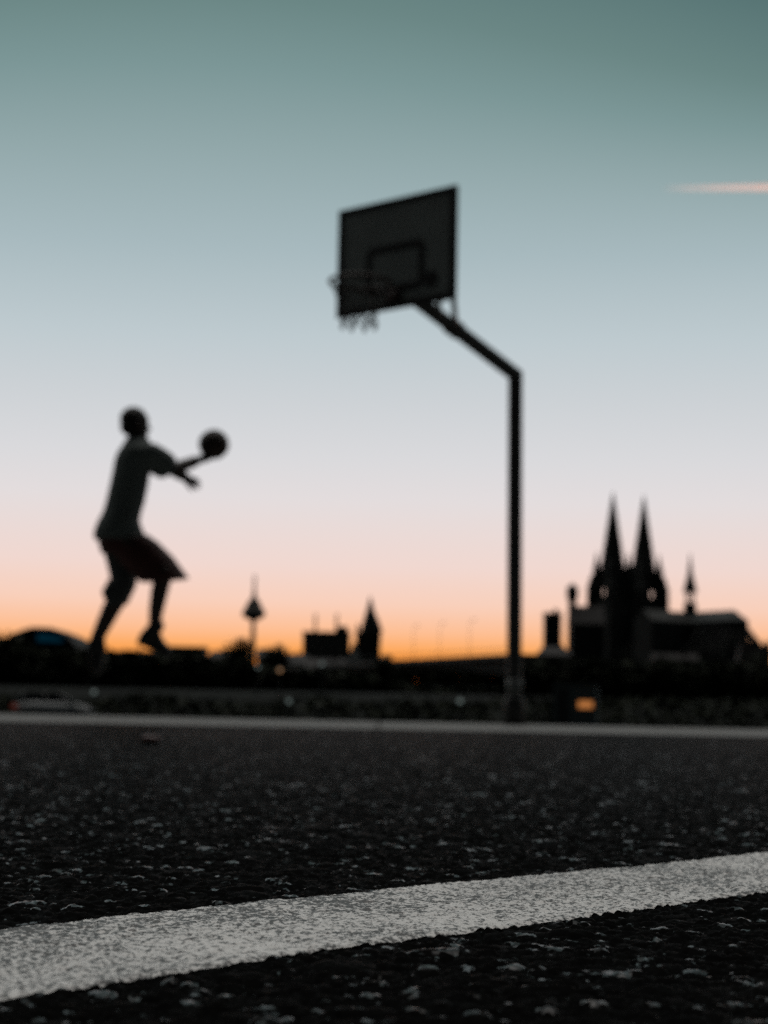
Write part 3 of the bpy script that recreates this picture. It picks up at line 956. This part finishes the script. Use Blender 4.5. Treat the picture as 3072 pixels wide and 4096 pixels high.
# church tower with pointed spire
Yc = 620; c = base_at(367.3, Yc)
ch = thing('church_tower', 'dark church tower with one sharp spire and corner turret', 'church tower', c)
k_ = Yc / F_PX
hb = hgt(368, 632, Yc); ht = hgt(369, 595, Yc); w = 24.5 * k_
bm = B(); box(bm, (-w / 2, 0, -.5), (w / 2, w, hb)); box(bm, (-w / 2 - .3, -.3, hb - 2.0), (w / 2 + .3, w + .3, hb - 1.5)); box(bm, (-w / 2 - .25, -.25, hb * .55), (w / 2 + .25, w + .25, hb * .55 + .4))
tw = obj('tower', bm, M['stone'], ch)
bm = B(); loft(bm, [(V((1.0, w / 2, hb)), V((w * .47, 0, 0)), V((0, w * .47, 0))), (V((.8, w / 2, hb + 3.2)), V((w * .36, 0, 0)), V((0, w * .36, 0))), (V((.45, w / 2, hb + (ht - hb) * .6)), V((w * .17, 0, 0)), V((0, w * .17, 0))), (V((.35, w / 2, ht)), V((.1, 0, 0)), V((0, .1, 0)))], 8)
obj('spire', bm, M['slate'], ch)
for sx, sy in ((-1, 0), (1, 0), (-1, 1), (1, 1)):
    bm = B(); cx, cy = sx * (w / 2 - .5), sy * w
    lathe(bm, [(.55, hb - 2.5), (.6, hb + .9), (.75, hb + 1.0), (.05, hb + 3.0)], 8, (cx, cy, 0)); obj('turret', bm, M['stone'], ch)
bm = B(); prism(bm, [V((-w / 2 - 5, 2, -.5)), V((w / 2 + 4, 2, -.5)), V((w / 2 + 4, 2, hb * .5)), V((-w / 2 - 5, 2, hb * .5))], (0, 1, 0), 14)
nv = obj('nave', bm, M['stone'], ch)
bm = B(); prism(bm, [V((-w / 2 - 5.2, 1.6, hb * .5)), V((-w / 2 - 5.2, 16.4, hb * .5)), V((-w / 2 - 5.2, 9, hb * .5 + 5))], (1, 0, 0), w + 9.4)
obj('roof', bm, M['slate'], nv)
windows(ch, w * .8, hb * .6, hb - 2.6, 2, 2, 0, .8, 2.0)

# television tower
Yt = 2185; c = base_at(251.5, Yt); k_ = Yt / F_PX
tv = thing('television_tower', 'slim television tower with a wide pod and needle mast', 'tower', c)
z_ = lambda py: hgt(251.5, py, Yt)
bm = B(); lathe(bm, [(5.5, -1), (3.6, z_(660)), (2.5, z_(620))], 16); obj('shaft', bm, M['concrete'], tv, True)
bm = B(); lathe(bm, [(2.5, z_(621)), (8.5, z_(619)), (13.6, z_(616)), (14.0, z_(615)), (14.0, z_(612)), (12.5, z_(610)), (10.0, z_(607)), (8.0, z_(603)), (5.0, z_(599)), (2.8, z_(597))], 24)
obj('pod', bm, M['concrete'], tv)
bm = B(); lathe(bm, [(3.2, z_(603)), (2.4, z_(597)), (2.0, z_(590)), (1.5, z_(589)), (1.3, z_(578)), (.5, z_(574))], 12); obj('antenna', bm, M['concrete'], tv, True)

# square stone tower left of the cathedral, and the low roofs at its foot
Ys = 640; c = base_at(552.5, Ys); k_ = Ys / F_PX
stt = thing('square_tower', 'square flat topped tower standing between the pole and the cathedral', 'tower', c)
w = 17 * k_; ht = hgt(552, 615, Ys)
bm = B(); box(bm, (-w / 2, 0, -.5), (w / 2, w, ht)); box(bm, (-w / 2 - .35, -.35, ht * .55), (w / 2 + .35, w + .35, ht * .55 + .5)); obj('shaft', bm, M['stone'], stt)
bm = B(); box(bm, (-w / 2 - .3, -.3, ht + .002), (w / 2 + .3, w + .3, ht + .6))
for k in range(5):
    x0 = -w / 2 - .3 + k * (w + .6) / 5
    box(bm, (x0 + .1, -.3, ht + .602), (x0 + .75, .1, ht + 1.2))
obj('parapet', bm, M['stone'], stt)
bm = B(); box(bm, (.2, 1.2, ht + .602), (1.8, 3, ht + 1.9)); pyramid(bm, (.1, 1.1), (1.9, 3.1), ht + 1.902, ht + 2.5); obj('roof_hut', bm, M['slate'], stt)
windows(stt, w * .7, ht * .62, ht - 1.5, 2, 2, 0, .7, 1.6)
house('chapter_house', 'low hip roofed building under the choir at the right edge', 738, 767, 640, 760, 'hip', 'stone', nx=4, nz=1, rise=14)
house('museum_hall', 'low dark hall with sloping roof at the foot of the square tower', 536, 574, 646, 600, 'hip', 'stone', nx=6, nz=1, rise=4)
house('museum_hall', 'pale roofed low hall below the cathedral choir', 655, 700, 653, 560, 'gable', 'plaster', nx=6, nz=1)

# ------------------------------------------------------------------ cathedral
YC = 1100; k_ = YC / F_PX
PHI = math.radians(57.7)
c = base_at(627.5, YC)
cat = thing('cathedral', 'huge dark gothic cathedral with twin openwork spires and long nave', 'cathedral', c, -PHI)
zc = lambda py, px=627: hgt(px, py, YC)
ZS = zc(568)             # foot of the spires
ZT = zc(493)             # tips
Z1 = zc(588); Z0 = zc(602)
TS = 12.3                # half distance of the towers
for s in (1, -1):
    tb = B(); cy = s * TS
    # massive square storeys stepping in
    box(tb, (-10.4, cy - 10.4, -.5), (10.4, cy + 10.4, Z0 * .62)); box(tb, (-9.2, cy - 9.2, Z0 * .62), (9.2, cy + 9.2, Z0))
    for sx in (-1, 1):
        for sy in (-1, 1):   # corner buttresses
            for (r, za, zb2) in ((2.4, -.5, Z0 * .8), (2.0, Z0 * .8, Z0)):
                box(tb, (sx * 9.0 - r, cy + sy * 9.0 - r, za), (sx * 9.0 + r, cy + sy * 9.0 + r, zb2))
            box(tb, (sx * 6.8 - 2.2, cy + sy * 6.8 - 2.2, Z0 + .003), (sx * 6.8 + 2.2, cy + sy * 6.8 + 2.2, zc(576)))
            lathe(tb, [(2.6, Z0 - .5), (2.4, Z0 + 7), (2.7, Z0 + 7.4), (1.4, Z0 + 11), (.1, Z0 + 16)], 6, (sx * 9.3, cy + sy * 9.3, 0))
    # octagon storey: eight piers, open lancets between them
    R = 8.0; zo0, zo1 = Z0, Z1 + .2
    loft(tb, [(V((0, cy, zo0)), V((R, 0, 0)), V((0, R, 0))), (V((0, cy, zo0 + 3)), V((R, 0, 0)), V((0, R, 0)))], 8)
    for k in range(8):
        a = math.pi / 8 + k * math.pi / 4
        tube(tb, [V((R * math.cos(a) * .95, cy + R * math.sin(a) * .95, zo0)), V((R * math.cos(a) * .92, cy + R * math.sin(a) * .92, zo1 + 2))], 1.35, 6)
    loft(tb, [(V((0, cy, zo1 - 1.0)), V((R, 0, 0)), V((0, R, 0))), (V((0, cy, ZS)), V((R * .86, 0, 0)), V((0, R * .86, 0)))], 8)
    for k in range(8):      # gablets and pinnacles round the foot of the spire
        a = math.pi / 8 + k * math.pi / 4
        lathe(tb, [(1.6, ZS - 3), (1.4, ZS + .5), (1.6, ZS + .8), (.1, ZS + 5)], 6, (6.0 * math.cos(a), cy + 6.0 * math.sin(a), 0))
    t_o = obj('tower', tb, M['stone'], cat)
    # openwork octagonal spire with crockets
    sb = B()
    loft(sb, [(V((0, cy, ZS)), V((R * .90, 0, 0)), V((0, R * .90, 0))), (V((0, cy, ZS + (ZT - ZS) * .33)), V((R * .63, 0, 0)), V((0, R * .63, 0))), (V((0, cy, ZS + (ZT - ZS) * .7)), V((R * .31, 0, 0)), V((0, R * .31, 0))), (V((0, cy, ZT - 3)), V((.7, 0, 0)), V((0, .7, 0))), (V((0, cy, ZT)), V((.15, 0, 0)), V((0, .15, 0)))], 8)
    for k in range(8):
        a = k * math.pi / 4
        for j in range(9):
            f = .05 + .1 * j; r = R * .90 * (1 - f) + .2
            ellipsoid(sb, (r * math.cos(a), cy + r * math.sin(a), ZS + (ZT - ZS) * f), (.45, 0, 0), (0, .45, 0), (0, 0, .7), 1)
    lathe(sb, [(.1, ZT - 5), (1.3, ZT - 4.3), (.1, ZT - 3.4)], 8, (0, cy, 0))
    obj('spire', sb, M['stone'], t_o)
    for sx in (-1, 1):
        for sy in (-1, 1):
            pb_ = B(); px_, py_ = sx * 6.8, cy + sy * 6.8
            lathe(pb_, [(2.5, zc(576) - .1), (2.4, zc(572)), (2.7, zc(571.5)), (1.5, zc(565)), (.2, zc(553))], 8, (px_, py_, 0))
            obj('pinnacle', pb_, M['stone'], t_o)
# west front between the towers with its gable
bm = B(); prism(bm, [V((-8, -4, -.5)), V((-8, 4, -.5)), V((-8, 4, Z0 * .9)), V((-8, 0, Z0 * 1.0)), V((-8, -4, Z0 * .9))], (1, 0, 0), 16); obj('west_gable', bm, M['stone'], cat)
ZR = zc(617, 690) ; ZW = ZR * .90
bm = B(); box(bm, (12.2, -7.5, -.5), (92, 7.5, ZW)); nave = obj('nave', bm, M['stone'], cat)
bm = B(); prism(bm, [V((12.2, -8, ZW + .01)), V((12.2, 8, ZW + .01)), V((12.2, 0, ZR))], (1, 0, 0), 80.5)
# rounded choir end
roof = obj('roof', bm, M['slate'], nave)
bm = B(); lathe(bm, [(8, ZW + .01), (.1, ZR - .1)], 16, (93, 0, 0)); obj('choir_roof', bm, M['slate'], nave)
bm = B(); lathe(bm, [(7.5, -.5), (7.5, ZW)], 14, (93.5, 0, 0)); obj('choir', bm, M['stone'], cat)
# aisles and their roofs
for s in (-1, 1):
    bm = B(); prism(bm, [V((12.3, s * 7.6, -.5)), V((12.3, s * 21, -.5)), V((12.3, s * 21, ZW * .42)), V((12.3, s * 7.6, ZW * .55))], (1, 0, 0), 80); obj('aisle', bm, M['stone'], cat)
# transept
bm = B(); prism(bm, [V((48, -36, -.5)), V((64, -36, -.5)), V((64, -36, ZW)), V((56, -36, ZR * 1.0)), V((48, -36, ZW))], (0, 1, 0), 72)
obj('transept', bm, M['stone'], cat)
# choir ambulatory and chapels
bm = B(); lathe(bm, [(20.5, -.5), (20.5, ZW * .40), (8, ZW * .55)], 14, (93, 0, 0)); obj('ambulatory', bm, M['stone'], cat)
# buttress piers with pinnacles and flying arches
for k in range(15):
    for s in (-1, 1):
        if k < 10:
            X0 = 17 + k * 8.0; p_in = V((X0, s * 7.5, ZW * .93)); p_out = V((X0, s * 20, ZW * .62)); c2 = V((X0, s * 20.2, 0))
            if 47 < X0 < 66: continue
        else:
            if k == 14 and s == 1: continue
            a = (k - 9.6) * math.radians(18) * s if k < 14 else 0
            a = s * math.radians(80 - 20 * (k - 10)) if k < 14 else 0
            c2 = V((93 + 19.5 * math.cos(a), 19.5 * math.sin(a), 0)); p_in = V((93 + 7.5 * math.cos(a), 7.5 * math.sin(a), ZW * .93)); p_out = V((c2.x, c2.y, ZW * .62))
        bm = B(); lathe(bm, [(1.5, -.5), (1.4, ZW * .66), (1.7, ZW * .67), (.1, ZW * .67 + 8)], 6, c2)
        tube(bm, [p_in, p_in.lerp(p_out, .5) + V((0, 0, 1.2)), p_out], .55, 6)
        obj('buttress', bm, M['stone'], cat)
# crossing turret
TZ = ZR
kx = (zc(560, 689) - TZ)
bm = B()
loft(bm, [(V((56, 0, TZ - 4)), V((4.0, 0, 0)), V((0, 4.0, 0))), (V((56, 0, TZ + 5.5)), V((3.6, 0, 0)), V((0, 3.6, 0)))], 8)
for k in range(8):
    a = k * math.pi / 4
    tube(bm, [V((56 + 2.4 * math.cos(a), 2.4 * math.sin(a), TZ + 5)), V((56 + 2.4 * math.cos(a), 2.4 * math.sin(a), TZ + 12))], .34, 5)
loft(bm, [(V((56, 0, TZ + 11.5)), V((4.3, 0, 0)), V((0, 4.3, 0))), (V((56, 0, TZ + 15)), V((3.5, 0, 0)), V((0, 3.5, 0))), (V((56, 0, TZ + 22)), V((1.7, 0, 0)), V((0, 1.7, 0))), (V((56, 0, TZ + kx)), V((.15, 0, 0)), V((0, .15, 0)))], 8)
obj('ridge_turret', bm, M['slate'], cat)
bm = B(); 
for k in range(9):
    X0 = 18 + k * 8.0
    if 47 < X0 < 66: continue
    pass
bm.free()
for k in range(9):
    X0 = 21.5 + k * 8.0
    if 45 < X0 < 68: continue
    bm = B(); box(bm, (X0 - 2, -7.62, ZW * .58), (X0 + 2, -7.51, ZW * .9)); prism(bm, [V((X0 - 2, -7.62, ZW * .9)), V((X0 + 2, -7.62, ZW * .9)), V((X0, -7.62, ZW * .96))], (0, 1, 0), .11)
    obj('window', bm, M['glass'], nave)
# slim turret with a knob, left of the towers
cc = base_at(571.5, 780); kk = 780 / F_PX
ft = thing('stair_tower', 'thin round tower with a knobbed top left of the cathedral', 'tower', cc)
zt = lambda py: hgt(571.5, py, 780)
bm = B(); lathe(bm, [(2.2, -.5), (1.9, zt(612)), (1.7, zt(600))], 12); obj('shaft', bm, M['stone'], ft, True)
bm = B(); lathe(bm, [(1.7, zt(601)), (2.5, zt(599)), (2.6, zt(588)), (1.9, zt(586.5)), (.1, zt(583))], 12); obj('knob', bm, M['slate'], ft)
house('gothic_annexe', 'high dark annexe filling the left foot of the cathedral', 571, 604, 605, 770, 'gable', 'stone', nx=4, nz=3, deep=14, rise=8)

# ------------------------------------------------------------------ bridge over the river, coming in from the far bank
HB = 12.0
def deck_at(px):
    e = 54.7 + (px - 383) * .0762
    Y = HB * F_PX / e
    p = at(px, 690, Y); p.z = HB
    return p
pa, pb2 = deck_at(170), deck_at(516)
br = thing('bridge', 'long dark road bridge coming in low behind the hoop pole', 'bridge', (pa.x, pa.y, 0))
d = (pb2 - pa); Lb = d.length; d.normalize(); nrm = V((-d.y, d.x, 0))
bm = B()
def bpt(s, o, z): return pa + d * s + nrm * o + V((0, 0, z - HB))
prism(bm, [bpt(0, 0, HB - .9), bpt(0, 14, HB - .9), bpt(0, 14, HB), bpt(0, 0, HB)], d, Lb)
obj('deck', bm, M['concrete'], br)
bm = B()
st = 40
pl_t = [bpt(Lb * k / st, 1.5, HB - .91) for k in range(st + 1)]
pl_b = [bpt(Lb * k / st, 1.5, HB - 1.5 - 2.2 * abs(math.sin(math.pi * (k / st) * 2 + math.pi / 2)) ** 3) for k in range(st + 1)]
prism(bm, pl_t + pl_b[::-1], nrm, 11)
obj('girder', bm, M['concrete'], br)
for f in (0.0, .5, 1.0):
    bm = B(); s = Lb * f
    prism(bm, [bpt(s - 2, 2.5, -1), bpt(s + 2, 2.5, -1), bpt(s + 1.6, 2.5, HB - 3.0), bpt(s - 1.6, 2.5, HB - 3.0)], nrm, 9); obj('pier', bm, M['quay'], br)
bm = B(); tube(bm, [bpt(0, .2, HB + 1.05), bpt(Lb, .2, HB + 1.05)], .06, 6)
for k in range(120): tube(bm, [bpt(Lb * k / 119, .2, HB), bpt(Lb * k / 119, .2, HB + 1.05)], .035, 4)
obj('railing', bm, M['steel'], br)
localise(br)
first = None
for px in (410, 436, 466):
    p = deck_at(px) + nrm * .6
    if first is None:
        first = thing('bridge_lamp', 'thin lamp mast standing on the bridge deck', 'lamp post', p, 0, 'lamp masts along the bridge')
        bm = B(); tube(bm, [V((0, 0, 0)), V((0, 0, 6.5)), V((.6, .6, 7.2))], [.05, .035, .03], 8); obj('mast', bm, M['galv'], first, True)
        bm = B(); box(bm, (.4, .4, 7.1), (1.1, .8, 7.28), .04); obj('lamp_head', bm, M['galv'], first)
    else: copy_thing(first, p)

bm = B(); a = base_at(120, 520); b_ = base_at(640, 520)
box(bm, (a.x, 520, -1), (b_.x, 524, 8.5)); box(bm, (a.x, 519.6, 8.502), (b_.x, 524.4, 9.0))
for k in range(24):
    xx = a.x + (b_.x - a.x) * k / 23; box(bm, (xx - .5, 519.5, -1), (xx + .5, 519.998, 8.45))
tag(obj('quay_wall', bm, M['quay']), 'long pale stone quay wall on the far bank under the bridge', 'wall')


# ------------------------------------------------------------------ cars, kiosk and lamps at the foot of the bank
def car(name, label, paint, loc, rz):
    t = thing(name, label, 'car', loc, rz)
    prof = [(-2.02, .42), (-2.05, .70), (-1.98, .95), (-1.55, 1.02), (-.95, 1.05), (1.05, 1.02), (1.75, .86), (2.0, .68), (2.03, .42), (1.75, .27), (-1.8, .27)]
    bm = B(); prism(bm, [V((x_, -.86, z_)) for x_, z_ in prof], (0, 1, 0), 1.72)
    bmesh.ops.bevel(bm, geom=bm.edges[:], offset=.05, segments=2, affect='EDGES')
    body = obj('body', bm, paint, t, True)
    bm = B()
    lo = [(-1.85, .97), (1.10, .99)]; hi = [(-1.45, 1.46), (.25, 1.48)]
    a = [bm.verts.new(p_) for p_ in ((lo[0][0], -.80, lo[0][1]), (lo[1][0], -.80, lo[1][1]), (lo[1][0], .80, lo[1][1]), (lo[0][0], .80, lo[0][1]))]
    b = [bm.verts.new(p_) for p_ in ((hi[0][0], -.60, hi[0][1]), (hi[1][0], -.60, hi[1][1]), (hi[1][0], .60, hi[1][1]), (hi[0][0], .60, hi[0][1]))]
    for k in range(4): bm.faces.new((a[k], a[(k + 1) % 4], b[(k + 1) % 4], b[k]))
    bm.faces.new(b); bm.faces.new(a[::-1])
    obj('windows', bm, M['glass'], t)
    bm = B(); box(bm, (-1.46, -.62, 1.455), (.28, .62, 1.52), .03)
    for s in (-1, 1):
        for x0, x1 in ((-1.86, -1.46), (.26, 1.12), (-.45, -.42)):
            zt_ = 1.47; z0_ = .98
            if x0 == -1.86: tube(bm, [V((-1.86, s * .81, z0_)), V((-1.46, s * .61, zt_))], .05, 6)
            elif x0 == .26: tube(bm, [V((1.12, s * .81, z0_)), V((.26, s * .61, zt_))], .045, 6)
            else: tube(bm, [V((-.45, s * .81, z0_)), V((-.42, s * .61, zt_))], .045, 6)
    obj('roof', bm, M['cardark'], t, True)
    for x_ in (-1.28, 1.28):
        for s in (-1, 1):
            bm = B(); loft(bm, [(V((x_, s * y_, .32)), V((r, 0, 0)), V((0, 0, r))) for y_, r in ((.66, .29), (.69, .32), (.84, .32), (.87, .29))], 22)
            wv = obj('wheel', bm, M['tyre'], t, True)
            bm = B(); loft(bm, [(V((x_, s * y_, .32)), V((r, 0, 0)), V((0, 0, r))) for y_, r in ((.868, .20), (.88, .19), (.872, .05))], 18); obj('rim', bm, M['alloy'], wv)
    for s in (-1, 1):
        bm = B(); box(bm, (-2.07, s * .62 - .2, .68), (-1.80, s * .62 + .26 * 1, .92), .02) if s > 0 else box(bm, (-2.07, -.88, .66), (-1.78, -.45, .92), .02)
        obj('tail_light', bm, M['tail'], t)
        bm = B(); box(bm, (1.78, s * .66 - .18, .66), (2.03, s * .66 + .18, .80), .02); obj('headlight', bm, M['headlamp'], t)
        bm = B(); box(bm, (.82, s * .9 - .1, 1.0), (.98, s * .9 + .1, 1.12), .02); obj('mirror', bm, paint, t)
    bm = B(); box(bm, (-2.075, -.26, .50), (-2.055, .26, .61)); obj('number_plate', bm, M['plate'], t)
    return t


p = at(54, 700, 92)
car('parked_car', 'white car with dark roof and a red tail lamp parked left behind the court', M['carwhite'], (p.x, 92, -.62), math.radians(8))
p = at(-48, 700, 93)
car('parked_car', 'dark car cut by the left edge of the photo behind the white car', M['cardark'], (p.x, 93, -.62), math.radians(6))

p = at(575, 700, 95); kz = -.62
ki = thing('kiosk', 'pale kiosk with one glowing orange window below the cathedral', 'kiosk', (p.x, 95, kz), math.radians(-8))
kw, khh = 2.3, 2.6
bm = B(); box(bm, (-kw / 2, 0, .25), (kw / 2, 1.8, khh), .03); obj('body', bm, M['kiosk'], ki)
bm = B(); box(bm, (-kw / 2 - .15, -.25, khh + .003), (kw / 2 + .15, 1.95, khh + .09), .02); obj('roof', bm, M['tiles'], ki)
bm = B(); box(bm, (.12, -.04, 1.24), (.98, -.002, 1.72)); wf = obj('window', bm, M['frame'], ki)
bm = B(); box(bm, (.17, -.06, 1.29), (.93, -.042, 1.67)); obj('pane', bm, M['litwin'], wf)
bm = B(); box(bm, (-.95, -.03, .3), (-.3, -.002, 2.3)); dr = obj('door', bm, M['frame'], ki)
bm = B(); tube(bm, [V((-.38, -.06, 1.25)), V((-.38, -.06, 1.4))], .02, 6); obj('handle', bm, M['alloy'], dr)
bm = B(); box(bm, (-kw / 2 + .05, .05, 0), (kw / 2 - .05, 1.75, .248)); obj('plinth', bm, M['quay'], ki)


def park_lamp(px, py, Y, zb, glob, label, r=.13):
    b0 = at(px, py, Y); h_ = b0.z - zb
    t = thing('park_lamp', label, 'lamp', (b0.x, Y, zb))
    bm = B(); lathe(bm, [(.09, 0), (.07, .15), (.05, .2), (.035, h_ - r - .05), (.07, h_ - r)], 10); obj('post', bm, M['steel'], t, True)
    bm = B(); ellipsoid(bm, (0, 0, h_), (r, 0, 0), (0, r, 0), (0, 0, r), 2); obj('globe', bm, glob, t, True)
    bm = B(); lathe(bm, [(r * 1.1, h_ + r * .75), (r * .3, h_ + r * 1.25)], 12); obj('cap', bm, M['steel'], t)
    return t


park_lamp(280, 670, 112, 1.2, M['lampwarm'], 'warm glowing lamp on a tall post left of centre')
park_lamp(258, 667, 112, 1.2, M['lampcool'], 'dim cool lamp on a tall post below the television tower', .10)
park_lamp(322, 664, 112, 1.2, M['lampcool'], 'dim cool lamp on a tall post below the dark block', .11)
park_lamp(289, 701, 96, -.62, M['lampcool'], 'low cool lamp on a short post below the warm lamp', .11)
park_lamp(94, 692, 96, -.62, M['lampcool'], 'low cool lamp just right of the white car', .11)
park_lamp(460, 701, 96, -.62, M['lampcool'], 'low cool lamp left of the hoop pole', .12)

# ------------------------------------------------------------------ contrail, still lit by the sun
m_c = bpy.data.materials.new('contrail_vapour'); m_c.use_nodes = True
cn = m_c.node_tree; cn.nodes.clear()
o_ = cn.nodes.new('ShaderNodeOutputMaterial'); tr = cn.nodes.new('ShaderNodeBsdfTransparent'); tl = cn.nodes.new('ShaderNodeBsdfTranslucent'); mx = cn.nodes.new('ShaderNodeMixShader')
tl.inputs['Color'].default_value = (.95, .93, .92, 1)
tcn_ = cn.nodes.new('ShaderNodeTexCoord'); nz_ = cn.nodes.new('ShaderNodeTexNoise'); nz_.inputs['Scale'].default_value = .03
cn.links.new(tcn_.outputs['Object'], nz_.inputs['Vector'])
mr = cn.nodes.new('ShaderNodeMapRange'); cn.links.new(nz_.outputs['Fac'], mr.inputs['Value']); mr.inputs['To Min'].default_value = .25; mr.inputs['To Max'].default_value = .75
xa, xb = at(660, 188, 5200).x, at(768, 188, 5200).x
sx_ = cn.nodes.new('ShaderNodeSeparateXYZ'); cn.links.new(tcn_.outputs['Object'], sx_.inputs[0])
mg = cn.nodes.new('ShaderNodeMapRange'); cn.links.new(sx_.outputs['X'], mg.inputs['Value']); mg.inputs['From Min'].default_value = xa; mg.inputs['From Max'].default_value = xb
mm = cn.nodes.new('ShaderNodeMath'); mm.operation = 'MULTIPLY'; cn.links.new(mr.outputs[0], mm.inputs[0]); cn.links.new(mg.outputs[0], mm.inputs[1])
cn.links.new(mm.outputs[0], mx.inputs[0]); cn.links.new(tr.outputs[0], mx.inputs[1]); cn.links.new(tl.outputs[0], mx.inputs[2]); cn.links.new(mx.outputs[0], o_.inputs['Surface'])
bm = B(); YT = 5200
pts, rads = [], []
for k in range(30):
    f = k / 29; pts.append(at(664 + 330 * f, 188.5 - 3.5 * f, YT)); rads.append(8.0 + 4.5 * min(1, f * 2.4) * (1 + .12 * math.sin(k * 1.7)))
tube(bm, pts, rads, 12)
tag(obj('contrail', bm, m_c, smooth=True), 'short pink contrail in the sky at the right edge', 'contrail')

# ------------------------------------------------------------------ camera
cam = bpy.data.cameras.new('camera'); camo = bpy.data.objects.new('camera', cam); COL.objects.link(camo)
cam.sensor_fit = 'VERTICAL'; cam.sensor_height = 36; cam.sensor_width = 27; cam.lens = F_PX / 1024 * 36
cam.clip_start = .02; cam.clip_end = 20000
r_ = RT * CR + UP * SR; u_ = -RT * SR + UP * CR
mw = Matrix((r_, u_, -FW)).transposed().to_4x4(); mw.translation = V((0, 0, CAM_H)); camo.matrix_world = mw
cam.dof.use_dof = True; cam.dof.focus_distance = .58; cam.dof.aperture_fstop = cam.lens / 3.25
scene.camera = camo
scene.render.engine = 'CYCLES'
scene.view_settings.view_transform = 'Standard'; scene.view_settings.look = 'None'; scene.view_settings.exposure = 0; scene.view_settings.gamma = 1
scene.cycles.use_denoising = False
scene.cycles.max_bounces = 6; scene.cycles.transparent_max_bounces = 12
scene.render.resolution_x, scene.render.resolution_y = 768, 1024
